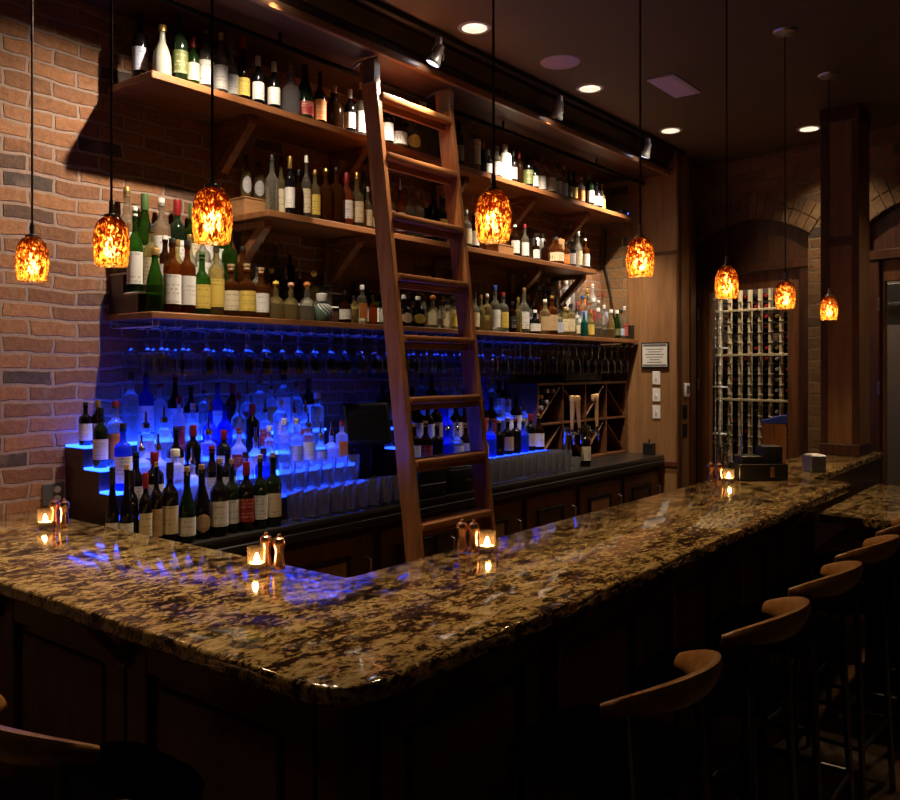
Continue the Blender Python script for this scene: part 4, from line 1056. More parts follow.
bm = bmesh.new(); add_box(bm, (0.02, -0.092, 0.06), (0.07, -0.0905, 0.068)); obj('badge', bm, M['steel'], t)

# ================================================================== BEER TAPS, WINE RACK
HANDLE = [(0, 0.0), (0.010, 0.0), (0.012, 0.02), (0.015, 0.10), (0.020, 0.19), (0.023, 0.205), (0.020, 0.225), (0.0, 0.232)]
def tap_tower(x, y, label, handles):
    t = thing('beer_tap_tower', label, 'beer tap', (x, y, CT + 0.001))
    bm = bmesh.new(); add_lathe(bm, [(0, 0), (0.045, 0), (0.045, 0.008), (0.034, 0.014), (0.032, 0.24), (0.036, 0.25), (0.030, 0.275), (0, 0.285)], 24); obj('column', bm, M['chrome'], t)
    for dx, tilt, big in handles:
        bm = bmesh.new(); add_tube(bm, [(dx * 0.4, -0.03, 0.235), (dx, -0.075, 0.235), (dx, -0.088, 0.22), (dx, -0.092, 0.165)], [0.010, 0.011, 0.010, 0.008], 10)
        add_lathe(bm, [(0, 0.0), (0.011, 0.0), (0.013, 0.02), (0.009, 0.04), (0, 0.04)], 12, (dx, -0.075, 0.235)); f = obj('faucet', bm, M['chrome'], t)
        bm = bmesh.new()
        mt = Matrix.Translation((dx, -0.075, 0.272)) @ Matrix.Rotation(R(tilt), 4, 'Y')
        add_lathe(bm, HANDLE, 16, mtx=mt)
        if big:
            b = bmesh.new(); add_box(b, (-0.055, -0.012, 0.185), (0.03, 0.012, 0.235), 0.008, 2); merge(bm, b, mt)
        obj('tap_handle', bm, M['handle_wood'], f)
tap_tower(5.19, 3.06, 'left chrome beer tap tower with two tall wooden handles', [(-0.055, 2, False), (0.045, -8, False)])
tap_tower(5.46, 3.06, 'right chrome beer tap tower with one ornate wooden handle', [(0.03, -5, True)])
bottle((5.325, 2.99, CT + 0.0006), 'bordeaux', 0.29, 'black', 'cream', 'black', 'dark bottle with cream label standing between the two beer tap towers', None, 0.04, R(-25))

wr = thing('wine_rack', 'dark wooden wine rack with diagonal dividers at the counter end', 'wine rack', (5.035, 3.20, CT + 0.001))
bm = bmesh.new()
W_, H_, D_ = 1.355, 0.585, 0.245
for lo, hi in (((0, 0, 0), (W_, D_, 0.018)), ((0, 0, H_ - 0.018), (W_, D_, H_)), ((0, 0, 0.0185), (0.018, D_, H_ - 0.0185)), ((W_ - 0.018, 0, 0.0185), (W_, D_, H_ - 0.0185)), ((0.0185, D_ - 0.008, 0.0185), (W_ - 0.0185, D_, H_ - 0.0185))): add_box(bm, lo, hi, 0.002)
obj('frame', bm, M['rack_wood'], wr)
CX = [0.018, 0.348, 0.678, 1.008, W_ - 0.018]
for x in CX[1:4]:
    bm = bmesh.new(); add_box(bm, (x - 0.007, 0.002, 0.019), (x + 0.007, D_ - 0.009, H_ - 0.019), 0.001); obj('upright', bm, M['rack_wood'], wr)
bm = bmesh.new(); add_box(bm, (0.019, 0.004, H_ / 2 - 0.007), (W_ - 0.019, D_ - 0.009, H_ / 2 + 0.007), 0.001); obj('middle_shelf', bm, M['rack_wood'], wr)
for k in range(4):
    for lv in range(2):
        a, b = CX[k] + 0.012, CX[k + 1] - 0.012
        z0, z1 = (0.022, H_ / 2 - 0.010) if lv == 0 else (H_ / 2 + 0.010, H_ - 0.022)
        up = (k % 2 == 0)
        bm = bmesh.new(); add_bar(bm, (a if up else b, D_ / 2, z0 + 0.008), (b if up else a, D_ / 2, z1 - 0.008), D_ - 0.03, 0.010, side=(0, 1, 0)); obj('divider', bm, M['rack_wood'], wr)
bmw = bmesh.new()
add_lathe(bmw, [(0, 0), (0.0365, 0), (0.037, 0.004), (0.037, 0.12), (0.03, 0.145), (0.014, 0.165), (0.0135, 0.215), (0.0, 0.217)], 18, mtx=Matrix.Rotation(R(90), 4, 'X'))
LYB = to_mesh('glass_body', bmw, GLASS['black'])
bmw = bmesh.new(); add_lathe(bmw, [(0.0143, 0.170), (0.0148, 0.175), (0.0150, 0.217), (0.0, 0.2185)], 14, mtx=Matrix.Rotation(R(90), 4, 'X')); LYC = {c: None for c in ('white', 'red', 'gold', 'black')}
base_c = to_mesh('foil_cap', bmw, None)
for c in LYC:
    m_ = base_c.copy(); m_.name = 'foil_cap'; m_.materials.append(CAP[c] if c != 'white' else M['track_white']); LYC[c] = m_
def lying(loc, c, label, group, rz=0.0):
    t = thing('wine_bottle', label, 'wine bottle', loc, rz, group)
    obj('glass_body', LYB, None, t); obj('foil_cap', LYC[c], None, t)
    return t
# the upper left cell holds six bottles above its divider
x0c, zb = CX[0] + 0.007, H_ / 2 + 0.007
for k, (dx, dz, c) in enumerate([(0.040, 0.112, 'white'), (0.040, 0.189, 'gold'), (0.107, 0.1505, 'white'), (0.118, 0.2285, 'white'), (0.196, 0.2285, 'gold')]):
    lying((5.035 + x0c + dx, 3.42, CT + 0.001 + zb + dz), c, 'wine bottle lying in the upper left cell of the diagonal wine rack', 'bottles in the diagonal wine rack')
t = thing('shelf_speaker', 'long black speaker lying on top of the diagonal wine rack', 'speaker', (5.74, 3.30, CT + H_ + 0.0025))
bm = bmesh.new(); add_box(bm, (-0.27, -0.05, 0), (0.27, 0.05, 0.065), 0.008, 2); obj('case', bm, M['black'], t)
bm = bmesh.new(); add_box(bm, (-0.25, -0.0535, 0.008), (0.25, -0.0505, 0.057), 0.001); obj('grille', bm, M['cord'], t)
t = thing('terminal_box', 'small black box on the counter end below the light switches', 'box', (6.36, 2.99, CT + 0.001))
bm = bmesh.new(); add_box(bm, (-0.035, -0.04, 0), (0.035, 0.04, 0.09), 0.004); obj('case', bm, M['black'], t)
bm = bmesh.new(); add_tube(bm, [(0.0, 0, 0.0905), (0.0, 0, 0.12)], 0.006, 8); obj('stub', bm, M['black'], t)

# round tray and box at the end of the top shelf, cable on the brick return
t = thing('round_tray', 'round black tray with silver rim leaning at the top shelf end', 'tray', (6.225, 3.385, 2.856))
q = Matrix.Translation((0, 0, 0.152)) @ Matrix.Rotation(R(-10), 4, 'X') @ Matrix.Rotation(R(90), 4, 'X')
bm = bmesh.new(); add_lathe(bm, [(0, -0.004), (0.140, -0.004), (0.140, 0.004), (0, 0.004)], 40, mtx=q); obj('disc', bm, M['screen'], t)
bm = bmesh.new(); add_lathe(bm, [(0.139, -0.008), (0.149, -0.008), (0.149, 0.010), (0.139, 0.010)], 40, mtx=q); obj('rim', bm, M['chrome'], t)
t = thing('network_box', 'small black box with a blue light at the top shelf end', 'box', (6.20, 3.17, 2.8556))
bm = bmesh.new(); add_box(bm, (-0.07, -0.05, 0), (0.07, 0.05, 0.045), 0.004); obj('case', bm, M['black'], t)
bm = bmesh.new(); add_box(bm, (0.045, -0.0525, 0.018), (0.055, -0.0505, 0.028)); obj('indicator', bm, M['led'], t)
bm = bmesh.new(); add_tube(bm, [(6.400, 3.40, 2.80), (6.400, 3.41, 2.5), (6.400, 3.36, 2.3), (6.400, 3.33, 2.1), (6.400, 3.27, 1.95), (6.400, 3.24, 1.89)], 0.008, 8)
tag(obj('black_cable', bm, M['cord']), 'black cable running down the brick return right of the shelves', 'cable')

# ================================================================== PILASTER FITTINGS
t = thing('framed_certificate', 'framed certificate with black frame on the wooden pilaster', 'certificate', (6.408, 2.957, 1.745))
bm = bmesh.new(); add_box(bm, (-0.014, -0.118, -0.103), (-0.001, 0.118, 0.103), 0.003); obj('frame', bm, M['black'], t)
bm = bmesh.new(); add_box(bm, (-0.0155, -0.106, -0.091), (-0.0135, 0.106, 0.091)); pg = obj('paper', bm, M['paper'], t)
bm = bmesh.new()
add_box(bm, (-0.0165, -0.100, 0.070), (-0.0156, 0.100, 0.088)); add_box(bm, (-0.0165, -0.100, -0.086), (-0.0156, 0.100, -0.074))
for k in range(6):
    hw = (0.075, 0.06, 0.08, 0.07, 0.045, 0.065)[k]; z = 0.048 - k * 0.021
    add_box(bm, (-0.0162, -hw, z - 0.003), (-0.0156, hw, z + 0.003))
obj('print', bm, M['ink'], pg)
for k, z in enumerate((1.562, 1.425, 1.289)):
    t = thing('light_switch', 'white light switch, %s of three on the wooden pilaster' % ('topmost', 'middle', 'lowest')[k], 'light switch', (6.409, 2.948, z), 0, 'light switches')
    bm = bmesh.new(); add_box(bm, (-0.007, -0.033, -0.052), (-0.001, 0.033, 0.052), 0.002); obj('plate', bm, M['white'], t)
    bm = bmesh.new(); add_box(bm, (-0.016, -0.006, -0.012), (-0.0065, 0.006, 0.010), 0.002); obj('toggle', bm, M['grille'], t)
t = thing('thermostat', 'white thermostat beside the cellar door frame', 'thermostat', (6.575, 2.779, 1.465))
bm = bmesh.new(); add_box(bm, (-0.045, -0.024, -0.055), (0.045, -0.001, 0.055), 0.006, 2); obj('case', bm, M['white'], t)
bm = bmesh.new(); add_box(bm, (-0.022, -0.0255, -0.03), (0.03, -0.0235, 0.035)); obj('display', bm, M['ink'], t)
for k, z in enumerate((1.29, 1.14)):
    t = thing('dark_switch_plate', 'dark wall plate below the thermostat, the %s one' % ('upper', 'lower')[k], 'wall plate', (6.565, 2.779, z), 0, 'dark wall plates')
    bm = bmesh.new(); add_box(bm, (-0.04, -0.008, -0.055), (0.04, -0.001, 0.055), 0.002); obj('plate', bm, M['black'], t)
    bm = bmesh.new(); add_box(bm, (-0.015, -0.0105, -0.03), (0.015, -0.0075, 0.03), 0.002); obj('rocker', bm, M['black'], t)
# power outlet on the brick wall over the bar
t = thing('power_outlet', 'grey power outlet on the brick wall above the bar', 'outlet', (1.738, WALL_Y - 0.001, 1.125))
bm = bmesh.new(); add_box(bm, (-0.046, -0.008, -0.045), (0.046, 0, 0.045), 0.003); obj('plate', bm, M['plate'], t)
bm = bmesh.new()
for z in (-0.019, 0.019): add_lathe(bm, [(0, 0.0), (0.014, 0.0), (0.014, 0.004), (0, 0.004)], 16, mtx=Matrix.Translation((0.015, -0.0085, z)) @ Matrix.Rotation(R(90), 4, 'X'))
obj('sockets', bm, M['white'], t)

# ================================================================== BAR
BT = 1.07
def rounded(poly, rads, n=8):
    out = []; k = len(poly)
    for i, p in enumerate(poly):
        r = rads[i]
        if r <= 0: out.append(p); continue
        a = Vector(poly[i - 1]); b = Vector(p); c = Vector(poly[(i + 1) % k])
        d0 = (a - b).normalized(); d1 = (c - b).normalized()
        p0 = b + d0 * r; p1 = b + d1 * r
        for j in range(n + 1):
            t = j / n
            out.append(tuple((1 - t) ** 2 * p0 + 2 * t * (1 - t) * b + t * t * p1))
    return out
BAR = [(1.05, 3.446), (1.05, 1.065), (4.62, 1.065), (4.62, 1.27), (6.40, 1.29), (6.40, 1.668), (1.66, 1.668), (1.66, 3.446)]
poly = rounded(BAR, [0, 0.13, 0.10, 0.03, 0.02, 0.02, 0.012, 0])
# finer outline so that the chiselled edge can wander
fine = []
for a, b in zip(poly, poly[1:] + poly[:1]):
    L = math.dist(a, b); k = max(1, int(L / 0.022))
    fine += [(a[0] + (b[0] - a[0]) * j / k, a[1] + (b[1] - a[1]) * j / k) for j in range(k)]
rnd = random.Random(3)
cen = []
nF = len(fine)
for i in range(nF):
    p0 = Vector(fine[i - 1]); p1 = Vector(fine[(i + 1) % nF]); d = (p1 - p0)
    d.normalize(); cen.append(Vector((d.y, -d.x)))      # outward for this winding
bm = bmesh.new()
LAY = [(0.010, 0.0), (0.003, -0.003), (0.0, -0.010), (0.002, -0.022), (-0.001, -0.032), (0.006, -0.040)]
noise = [[rnd.uniform(-1, 1) for _ in range(nF)] for _ in LAY]
rings = []
for li, (ins, z) in enumerate(LAY):
    amp = 0.0 if li == 0 else (0.0012 if li == 1 else 0.0035)
    rings.append([bm.verts.new((fine[i][0] - cen[i].x * (ins + amp * noise[li][i]) * -1 * -1, fine[i][1] - cen[i].y * (ins + amp * noise[li][i]), z)) for i in range(nF)])
for A, B in zip(rings, rings[1:]):
    for i in range(nF): bm.faces.new((A[i], A[(i + 1) % nF], B[(i + 1) % nF], B[i]))
top = bm.faces.new(rings[0]); bot = bm.faces.new(rings[-1][::-1])
bmesh.ops.triangulate(bm, faces=[top, bot])
o = obj('granite_slab', bm, M['granite'], None, (0, 0, BT), smooth=50)
tag(o, 'polished brown granite bar top in an L shape with rough edge', 'bar top')

IN = 0.16
base = thing('bar_counter', 'dark stained wooden front and base carrying the granite bar', 'bar', (0, 0, 0))
zt = BT - 0.0415
bm = bmesh.new()
add_prism(bm, [(1.05 + IN, 3.446), (1.05 + IN, 1.065 + IN), (4.50, 1.065 + IN), (4.50, 1.30), (6.39, 1.31), (6.39, 1.64), (1.63, 1.64), (1.63, 3.446)], 'Z', 0.0, zt)
obj('body', bm, M['dark_wood_z'], base)
xf, yf = 1.05 + IN, 1.065 + IN
# raised panel frames on the short side and the long side
def frame_x(y0, y1, name):
    bm = bmesh.new(); xq = xf - 0.001
    add_box(bm, (xq - 0.022, y0, 0.12), (xq, y0 + 0.09, zt - 0.002), 0.004); add_box(bm, (xq - 0.022, y1 - 0.09, 0.12), (xq, y1, zt - 0.002), 0.004)
    add_box(bm, (xq - 0.022, y0 + 0.0905, zt - 0.14), (xq, y1 - 0.0905, zt - 0.002), 0.004); add_box(bm, (xq - 0.022, y0 + 0.0905, 0.12), (xq, y1 - 0.0905, 0.28), 0.004)
    obj('panel_frame', bm, M['dark_wood_z'], base)
    bm = bmesh.new(); add_box(bm, (xq - 0.012, y0 + 0.12, 0.31), (xq, y1 - 0.12, zt - 0.17), 0.006); obj('panel', bm, M['dark_wood_z'], base)
def frame_y(x0, x1):
    bm = bmesh.new(); yq = yf - 0.001
    add_box(bm, (x0, yq - 0.022, 0.12), (x0 + 0.08, yq, zt - 0.002), 0.004); add_box(bm, (x1 - 0.08, yq - 0.022, 0.12), (x1, yq, zt - 0.002), 0.004)
    add_box(bm, (x0 + 0.0805, yq - 0.022, zt - 0.14), (x1 - 0.0805, yq, zt - 0.002), 0.004); add_box(bm, (x0 + 0.0805, yq - 0.022, 0.12), (x1 - 0.0805, yq, 0.28), 0.004)
    obj('panel_frame', bm, M['dark_wood_z'], base)
    bm = bmesh.new(); add_box(bm, (x0 + 0.11, yq - 0.012, 0.31), (x1 - 0.11, yq, zt - 0.17), 0.006); obj('panel', bm, M['dark_wood_z'], base)
for k in range(3): frame_x(1.29 + k * 0.70, 1.98 + k * 0.70, k)
for k in range(5): frame_y(1.29 + k * 0.63, 1.91 + k * 0.63)
for x in (1.946, 2.675, 3.32, 3.95):
    bm = bmesh.new(); add_box(bm, (x - 0.011, yf - 0.060, 0.55), (x + 0.011, yf - 0.0235, zt - 0.0015), 0.003); obj('post_strip', bm, M['wood_z'], base)
bm = bmesh.new(); add_box(bm, (xf - 0.03, yf - 0.03, 0.0), (xf + 0.05, yf + 0.05, zt - 0.001), 0.008, 2); obj('corner_post', bm, M['dark_wood_z'], base)
bm = bmesh.new(); add_box(bm, (xf - 0.03, yf - 0.03, 0.0), (4.50, yf - 0.002, 0.11), 0.004); add_box(bm, (xf - 0.03, yf - 0.002, 0.0), (xf - 0.002, 3.44, 0.11), 0.004); obj('plinth', bm, M['dark_wood'], base)
for k in range(6):
    x = 1.36 + k * 0.63
    if x > 4.5: break
    bm = bmesh.new()
    add_box(bm, (x - 0.02, yf - 0.036, zt - 0.14), (x + 0.02, yf - 0.0235, zt - 0.001), 0.002)
    add_bar(bm, (x, yf - 0.032, zt - 0.12), (x, yf - 0.125, zt - 0.014), 0.036, 0.026)
    obj('bracket', bm, M['wood_z'], base)
for k in range(3):
    y = 1.985 + k * 0.70 - 0.0
    bm = bmesh.new()
    add_box(bm, (xf - 0.036, y - 0.02, zt - 0.14), (xf - 0.0235, y + 0.02, zt - 0.001), 0.002)
    add_bar(bm, (xf - 0.032, y, zt - 0.12), (xf - 0.125, y, zt - 0.014), 0.036, 0.026, side=(0, 1, 0))
    obj('bracket', bm, M['wood_z'], base)

# column standing on the far end of the bar
bm = bmesh.new(); add_box(bm, (5.96, 1.345, BT + 0.001), (6.26, 1.575, CEIL - 0.001), 0.004)
co_ = struct('wall_column', bm, M['panel'])
bm = bmesh.new()
add_box(bm, (5.945, 1.335, BT + 0.001), (6.275, 1.585, BT + 0.075), 0.004)
add_box(bm, (5.948, 1.338, CEIL - 0.10), (6.272, 1.582, CEIL - 0.002), 0.004)
add_box(bm, (5.950, 1.535, BT + 0.08), (5.964, 1.578, CEIL - 0.101), 0.003)
add_box(bm, (5.950, 1.342, BT + 0.08), (5.964, 1.385, CEIL - 0.101), 0.003)
add_box(bm, (5.952, 1.386, 2.44), (5.964, 1.534, 2.50), 0.003)
struct('trim_7', bm, M['dark_wood_z'])

# lower granite table beyond the bar end
t = thing('granite_table', 'lower granite topped table beyond the far end of the bar', 'table', (0, 0, 0))
bm = bmesh.new(); add_prism(bm, rounded([(4.56, 0.20), (6.0, 0.20), (6.0, 1.245), (4.56, 1.225)], [.05, .05, .02, .05]), 'Z', 0.862, 0.90); obj('tabletop', bm, M['granite'], t)
bm = bmesh.new(); add_box(bm, (5.0, 0.5, 0), (5.6, 1.1, 0.861), 0.01); obj('pedestal', bm, M['dark_wood_z'], t)

# ================================================================== ON THE BAR
CUP = [(0, 0.005), (0.022, 0.003), (0.0235, 0), (0.0255, 0.004), (0.0275, 0.064), (0.0260, 0.0645), (0.0252, 0.062), (0.0240, 0.010), (0, 0.009)]
SHK = [(0, 0), (0.0165, 0), (0.0175, 0.004), (0.0165, 0.012), (0.0125, 0.045), (0.0135, 0.056), (0.0175, 0.066), (0.0185, 0.076), (0.0155, 0.086), (0.006, 0.091), (0.005, 0.094), (0.006, 0.098), (0, 0.100)]
bm = bmesh.new(); add_lathe(bm, CUP, 24); CUPM = to_mesh('cup', bm, M['votive'])
bm = bmesh.new(); add_lathe(bm, [(0, 0.010), (0.0225, 0.0105), (0.0235, 0.020), (0.0, 0.018)], 20); WAXM = to_mesh('wax', bm, M['wax'])
bm = bmesh.new(); add_lathe(bm, [(0, 0.019), (0.006, 0.022), (0.0085, 0.028), (0.006, 0.037), (0.002, 0.046), (0, 0.048)], 12); FLM = to_mesh('flame', bm, M['flame'])
bm = bmesh.new(); add_lathe(bm, SHK, 24); SHM = to_mesh('grinder', bm, M['copper'])
SETS = [((1.505, 3.04), (1.545, 3.053), (1.560, 3.010), 'near the brick wall'), ((1.560, 1.930), (1.604, 1.942), (1.608, 1.890), 'on the short bar side by the inner corner'),
        ((2.155, 1.555), (2.133, 1.592), (2.118, 1.626), 'below the ladder'), ((4.235, 1.560), (4.219, 1.603), (4.206, 1.641), 'near the black caddy at the far end')]
for (c, s1, s2, where) in SETS:
    t = thing('votive_candle', 'lit candle in a small glass, ' + where, 'candle', (*c, BT + 0.0006), 0, 'votive candles on the bar')
    obj('cup', CUPM, None, t); wx = obj('wax', WAXM, None, t); obj('flame', FLM, None, wx)
    for k, s in enumerate((s1, s2)):
        g = tag(obj('copper_grinder', SHM, None, None, (*s, BT + 0.0006)), 'copper shaker beside the candle ' + where, 'shaker', 'copper shakers ' + where)

# caddies at the far end of the bar
def bar_at(u, v, z=BT):
    d = (EYE - z) * 854 / (v - 368); rx, ry = ray(u); return rx * d, ry * d
x, y = 4.36, 1.42
t = thing('bar_caddy', 'black bar caddy with a small copper tag at the bar end', 'caddy', (4.42, 1.475, BT + 0.001), R(-48))
bm = bmesh.new()
for lo, hi in (((-0.125, -0.07, 0), (0.125, 0.07, 0.006)), ((-0.125, -0.07, 0.0065), (0.125, -0.064, 0.085)), ((-0.125, 0.064, 0.0065), (0.125, 0.07, 0.085)), ((-0.125, -0.0635, 0.0065), (-0.119, 0.0635, 0.085)), ((0.119, -0.0635, 0.0065), (0.125, 0.0635, 0.085))): add_box(bm, lo, hi, 0.0015)
obj('tray', bm, M['black'], t)
bm = bmesh.new(); add_box(bm, (0.032, -0.073, 0.020), (0.052, -0.0705, 0.072)); obj('tag', bm, M['copper'], t)
bm = bmesh.new(); add_box(bm, (-0.11, -0.05, 0.0075), (-0.004, 0.055, 0.125), 0.004); obj('napkin_block', bm, M['black'], t)
bm = bmesh.new(); add_box(bm, (0.004, -0.045, 0.0075), (0.112, 0.055, 0.175), 0.012, 2); obj('straw_box', bm, M['black'], t)
t = thing('napkin_holder', 'shiny steel cube napkin holder at the bar end', 'napkin holder', (4.95, 1.345, BT + 0.001), R(-42))
bm = bmesh.new(); add_box(bm, (-0.045, -0.045, 0), (0.045, 0.045, 0.092), 0.004); obj('box', bm, M['steel'], t)
bm = bmesh.new(); add_box(bm, (-0.034, -0.034, 0.0925), (0.034, 0.034, 0.096), 0.001); obj('napkins', bm, M['paper'], t)
t = thing('water_jug', 'small glass jug with dark sprigs behind the last candle', 'jug', (4.33, 1.63, BT + 0.001))
bm = bmesh.new(); add_lathe(bm, [(0, 0.003), (0.032, 0), (0.040, 0.02), (0.040, 0.06), (0.026, 0.10), (0.024, 0.13), (0.032, 0.15), (0.030, 0.15), (0.022, 0.13), (0.024, 0.10), (0.037, 0.06), (0.036, 0.02), (0, 0.008)], 22); obj('glass_body', bm, M['glass'], t)
bm = bmesh.new(); rr = random.Random(4)
for k in range(12):
    a = rr.uniform(0, 6.28); q = rr.uniform(.03, .08); hh = rr.uniform(.20, .30)
    add_tube(bm, [(0, 0, 0.01), (0.012 * math.cos(a), 0.012 * math.sin(a), 0.14), (q * math.cos(a), q * math.sin(a), hh)], [0.002, 0.002, 0.001], 5)
    for j in range(5):
        f = 0.5 + j * 0.11
        c = Vector((q * f * math.cos(a) + rr.uniform(-.01, .01), q * f * math.sin(a) + rr.uniform(-.01, .01), 0.14 + (hh - 0.14) * (f - .4) / .55))
        add_lathe(bm, [(0, -0.014), (0.008, 0), (0, 0.014)], 5, mtx=Matrix.Translation(c) @ Matrix.Rotation(rr.uniform(0, 3), 4, 'X') @ Matrix.Scale(0.4, 4, (0, 1, 0)))
obj('sprigs', bm, mat('dark_sprig', (0.03, 0.03, 0.02), 0.7), t)
t = thing('chrome_post', 'slim chrome tube stand beside the jug at the bar end', 'stand', (4.47, 1.575, BT + 0.001))
bm = bmesh.new(); add_lathe(bm, [(0, 0), (0.03, 0), (0.03, 0.006), (0.006, 0.010), (0.006, 0.22), (0, 0.222)], 16); obj('tube', bm, M['chrome'], t)
t = thing('brown_stand', 'brown upright stand with a blue top behind the black caddy', 'stand', (5.06, 1.60, BT + 0.001), R(-60))  # plain brown upright with its top coloured blue
bm = bmesh.new(); add_box(bm, (-0.06, -0.012, 0), (0.07, 0.02, 0.25), 0.004); obj('back', bm, M['wood_z'], t)
bm = bmesh.new(); add_prism(bm, [(-0.062, 0.251), (0.072, 0.251), (0.072, 0.30), (0.02, 0.29), (-0.062, 0.266)], 'Y', -0.014, 0.022); obj('top', bm, mat('blue_top', (0.03, 0.06, 0.45), 0.4), t)

# ================================================================== STOOLS
def make_stool():
    t = thing('bar_stool', '', 'bar stool', (0, 0, 0))
    bm = bmesh.new(); add_lathe(bm, [(0, 0.745), (0.17, 0.745), (0.185, 0.755), (0.19, 0.775), (0.182, 0.792), (0.15, 0.80), (0, 0.797)], 32, square=0.25); obj('seat', bm, M['leather'], t)
    # curved top rail, high in the middle, tapering round to the sides
    bm = bmesh.new(); n = 20; rings = []
    for i in range(n + 1):
        f = i / n * 2 - 1; a = -PI / 2 + f * R(70)
        ro = 0.205; c = Vector((ro * math.cos(a), -0.02 + ro * math.sin(a), 0))
        d = Vector((math.cos(a), math.sin(a), 0))
        zc = 0.975 - 0.03 * abs(f) ** 2
        hh = 0.046 * (1 - 0.62 * abs(f) ** 2.2); th = 0.024 * (1 - 0.35 * abs(f) ** 2)
        prof_ = []
        for j in range(10):
            g = 2 * PI * j / 10
            lean = 0.45 * math.sin(g) * hh
            prof_.append(bm.verts.new(c + d * (th * math.cos(g) + lean) + Vector((0, 0, zc + hh * math.sin(g)))))
        rings.append(prof_)
    for A, B in zip(rings, rings[1:]):
        for j in range(10): bm.faces.new((A[j], A[(j + 1) % 10], B[(j + 1) % 10], B[j]))
    bm.faces.new(rings[0]); bm.faces.new(rings[-1][::-1])
    obj('backrest', bm, M['stool'], t, smooth=60)
    for sx in (-1, 1):
        bm = bmesh.new(); add_tube(bm, [(sx * 0.165, -0.14, 0.965), (sx * 0.17, -0.155, 0.80), (sx * 0.18, -0.17, 0.45), (sx * 0.195, -0.19, 0.0)], 0.012, 10); obj('leg', bm, M['gun_metal'], t)
        bm = bmesh.new(); add_tube(bm, [(sx * 0.15, 0.15, 0.75), (sx * 0.165, 0.165, 0.45), (sx * 0.18, 0.18, 0.0)], 0.012, 10); obj('leg', bm, M['dark_metal'], t)
    bm = bmesh.new(); q = 0.19; add_tube(bm, [(-q, 0.172, .28), (q, 0.172, .28)], 0.009, 8); add_tube(bm, [(-q, -0.18, .28), (q, -0.18, .28)], 0.009, 8)
    add_tube(bm, [(-0.187, -0.18, .28), (-0.172, 0.172, .28)], 0.009, 8); add_tube(bm, [(0.187, -0.18, .28), (0.172, 0.172, .28)], 0.009, 8)
    obj('footrest', bm, M['dark_metal'], t)
    return t
SPOS = [(1.745, 0.925, 0.0, 'nearest bar stool on the long side of the bar'), (2.33, 0.905, 0.04, 'second nearest bar stool along the long bar side'), (2.91, 0.905, 0.0, 'third bar stool along the long bar side'),
        (3.49, 0.905, -0.04, 'fourth bar stool along the long bar side'), (4.07, 0.905, 0.03, 'farthest bar stool along the long bar side'),
        (0.907, 1.645, R(-90), 'bar stool at the short bar side, bottom left corner'), (0.835, 1.03, R(-90), 'bar stool near the bar corner, only its back end showing')]
st = make_stool()
for i, (x, y, rz, lb) in enumerate(SPOS):
    o = st if i == 0 else dup(st)
    o.location = (x, y, 0.0005); o.rotation_euler = (0, 0, rz); o['label'] = lb + ', curved wooden back'; o['group'] = 'bar stools'

# ================================================================== WINE CELLAR BEHIND THE DOORS
def cellar_empty(name, label, cat, x, s, z, group=None):
    t = thing(name, label, cat, (0, 0, 0), 0, group)
    t.matrix_world = EW @ Matrix.Translation((x, s, z)); return t
DEP = 0.55
crk = cellar_empty('cellar_rack', 'pale wooden wine rack seen through the glass cellar door', 'wine rack', DEP, 0, 0)
PU = [728.5, 738.8, 748.6, 758.8, 769.2, 780]
PS = [s_at(u, DEP) for u in PU]
gap_ = (PS[-1] - PS[0]) / 5
PS = [PS[0] - gap_] + PS + [PS[-1] + gap_]
ROWS = [0.62 + 0.092 * k for k in range(19)]
for s in PS:
    bm = bmesh.new()
    add_box(bm, (0, s - 0.009, 0.01), (0.05, s + 0.009, 2.62), 0.002)
    for z in ROWS: add_box(bm, (-0.004, s - 0.009, z - 0.0465), (0.02, s + 0.026, z - 0.039), 0.001)
    pst = obj('post', bm, M['oak_pale'], crk)
    bm = bmesh.new()
    for z in ROWS: add_box(bm, (0.0505, s - 0.022, z - 0.0455), (0.34, s + 0.022, z - 0.0395), 0.001)
    obj('bottle_rails', bm, M['dark_wood'], pst)
for z in (zs(750, 310, PS[3], DEP), zs(750, 355, PS[3], DEP), zs(750, 400, PS[3], DEP), 0.75):
    bm = bmesh.new(); add_box(bm, (-0.014, PS[0] - 0.02, z - 0.010), (-0.0005, PS[-1] + 0.02, z + 0.010), 0.002); obj('cross_rail', bm, M['oak_pale'], crk)
rc = random.Random(9)
for ci in range(len(PS) - 1):
    sm = (PS[ci] + PS[ci + 1]) / 2
    for ri, z in enumerate(ROWS):
        if z < 0.9 or rc.random() < 0.06: continue
        c = 'red' if ci == 4 and z > 1.65 else ('white' if ci == 5 and 1.2 < z < 1.75 else ('gold' if ci == 5 else rc.choice(['black', 'black', 'black', 'red'])))
        t = lying((0, 0, 0), c, 'wine bottle with %s foil lying in the pale cellar rack' % {'white': 'silver'}.get(c, c), 'cellar bottles with %s foil' % c)
        t.matrix_world = EW @ Matrix.Translation((0.235, sm, z)) @ Matrix.Translation((DEP + 0.012, 0, 0)) @ Matrix.Rotation(R(-90), 4, 'Z')
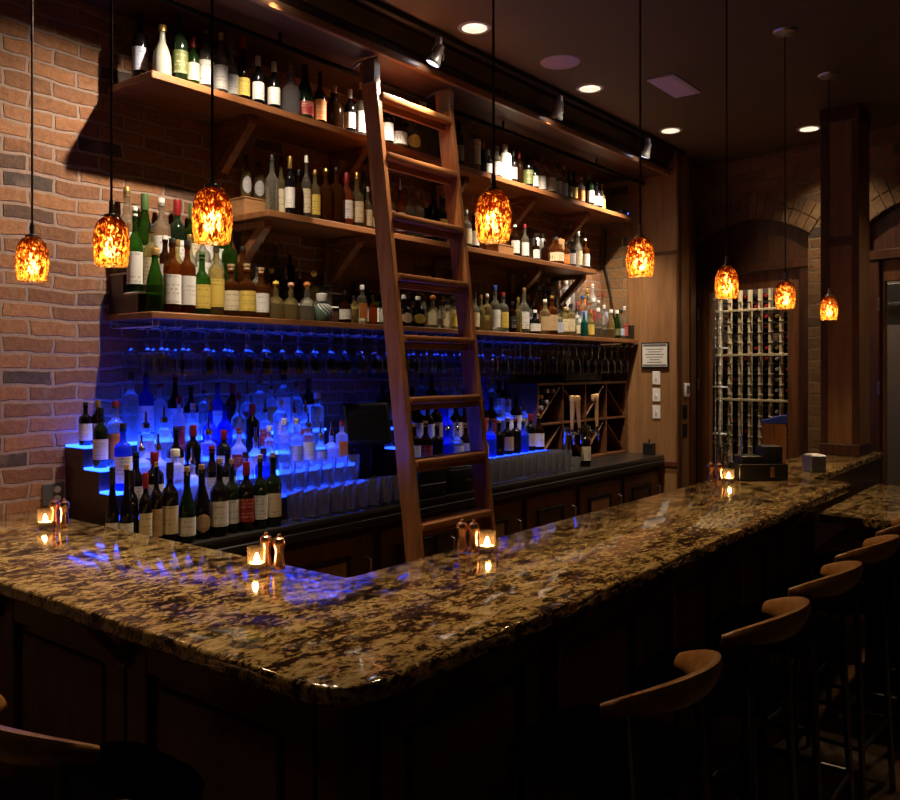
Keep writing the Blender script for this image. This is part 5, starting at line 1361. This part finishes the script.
# narrow wire rack along the cellar side
wrk = cellar_empty('wire_wine_rack', 'narrow white wire wine rack at the left inside the cellar door', 'wine rack', 0.30, 0, 0)
SU = [s_at(710.5, 0.30), s_at(715.5, 0.30), s_at(720, 0.30)]
for s in SU:
    bm = bmesh.new(); add_tube(bm, [(0, s, 0.01), (0, s, 2.45)], 0.005, 8)
    for k in range(24): add_lathe(bm, [(0, -0.008), (0.008, 0), (0, 0.008)], 8, (-0.006, s + 0.005, 0.55 + k * 0.08))
    obj('wire_upright', bm, M['white'], wrk)
for z in (zs(715, 299, SU[1], .3), zs(715, 348, SU[1], .3), zs(715, 387, SU[1], .3), zs(715, 434, SU[1], .3), 0.5):
    bm = bmesh.new(); add_box(bm, (-0.012, SU[0] - 0.015, z - 0.006), (0.10, SU[2] + 0.015, z + 0.006), 0.001); obj('wire_shelf', bm, M['white'], wrk)
# second doorway: dark rack and a pale notice board painted for the pane's reflections
drk = cellar_empty('dark_wine_rack', 'dark wine rack behind the glass door at the right edge', 'wine rack', 0.45, 0, 0)
bm = bmesh.new()
for k in range(12): add_box(bm, (0, B0 + 0.1, 0.5 + k * 0.13), (0.3, B1 + 0.1, 0.508 + k * 0.13), 0.001)
obj('shelves', bm, M['steel'], drk)
bm = bmesh.new(); add_box(bm, (0.302, B0 + 0.05, 0.01), (0.32, B1 + 0.1, 2.6)); obj('back', bm, M['black'], drk)
pan = cellar_empty('pale_glare', 'pale notice board standing in for reflections in the right glass door', 'notice board', 0.30, 0, 0)
za, zb_ = zs(890, 325, s_at(890, .3), .3), zs(890, 284, s_at(890, .3), .3)
bm = bmesh.new(); add_box(bm, (0, s_at(883, .3), za), (0.01, s_at(883, .3) + 0.5, zb_), 0.002); obj('board', bm, mat('glare', (0.35, 0.38, 0.40), 0.6), pan)
bm = bmesh.new(); add_box(bm, (-0.003, s_at(883, .3), (za + zb_) / 2 - 0.008), (-0.0005, s_at(883, .3) + 0.5, (za + zb_) / 2 + 0.008)); obj('rail', bm, M['paper'], pan)

# lamps inside the cellar
for s, wv in ((0.55, CELLAR_W), (1.9, CELLAR_W * 0.35)):
    L_ = cellar_empty('cellar_lamp', 'flush lamp on the cellar ceiling behind the ' + ('wine door' if s < 1 else 'right door'), 'lamp', 0.36, s, CEIL - 0.02)
    bm = bmesh.new(); add_lathe(bm, [(0, -0.02), (0.07, -0.016), (0.08, 0.0), (0.08, 0.019), (0, 0.019)], 20); obj('diffuser', bm, emit('cellar_lamp_glow_%d' % int(s * 10), (1.0, 0.86, 0.66), 4), L_)
    d = bpy.data.lights.new('cellar_glow', 'SPOT'); d.energy = wv * 4; d.color = (1, 0.84, 0.62); d.spot_size = R(150); d.spot_blend = 0.5; d.shadow_soft_size = 0.06
    lo = bpy.data.objects.new('cellar_glow', d); C.objects.link(lo); lo.location = (EW @ Vector((0.30, s, CEIL - 0.06)))
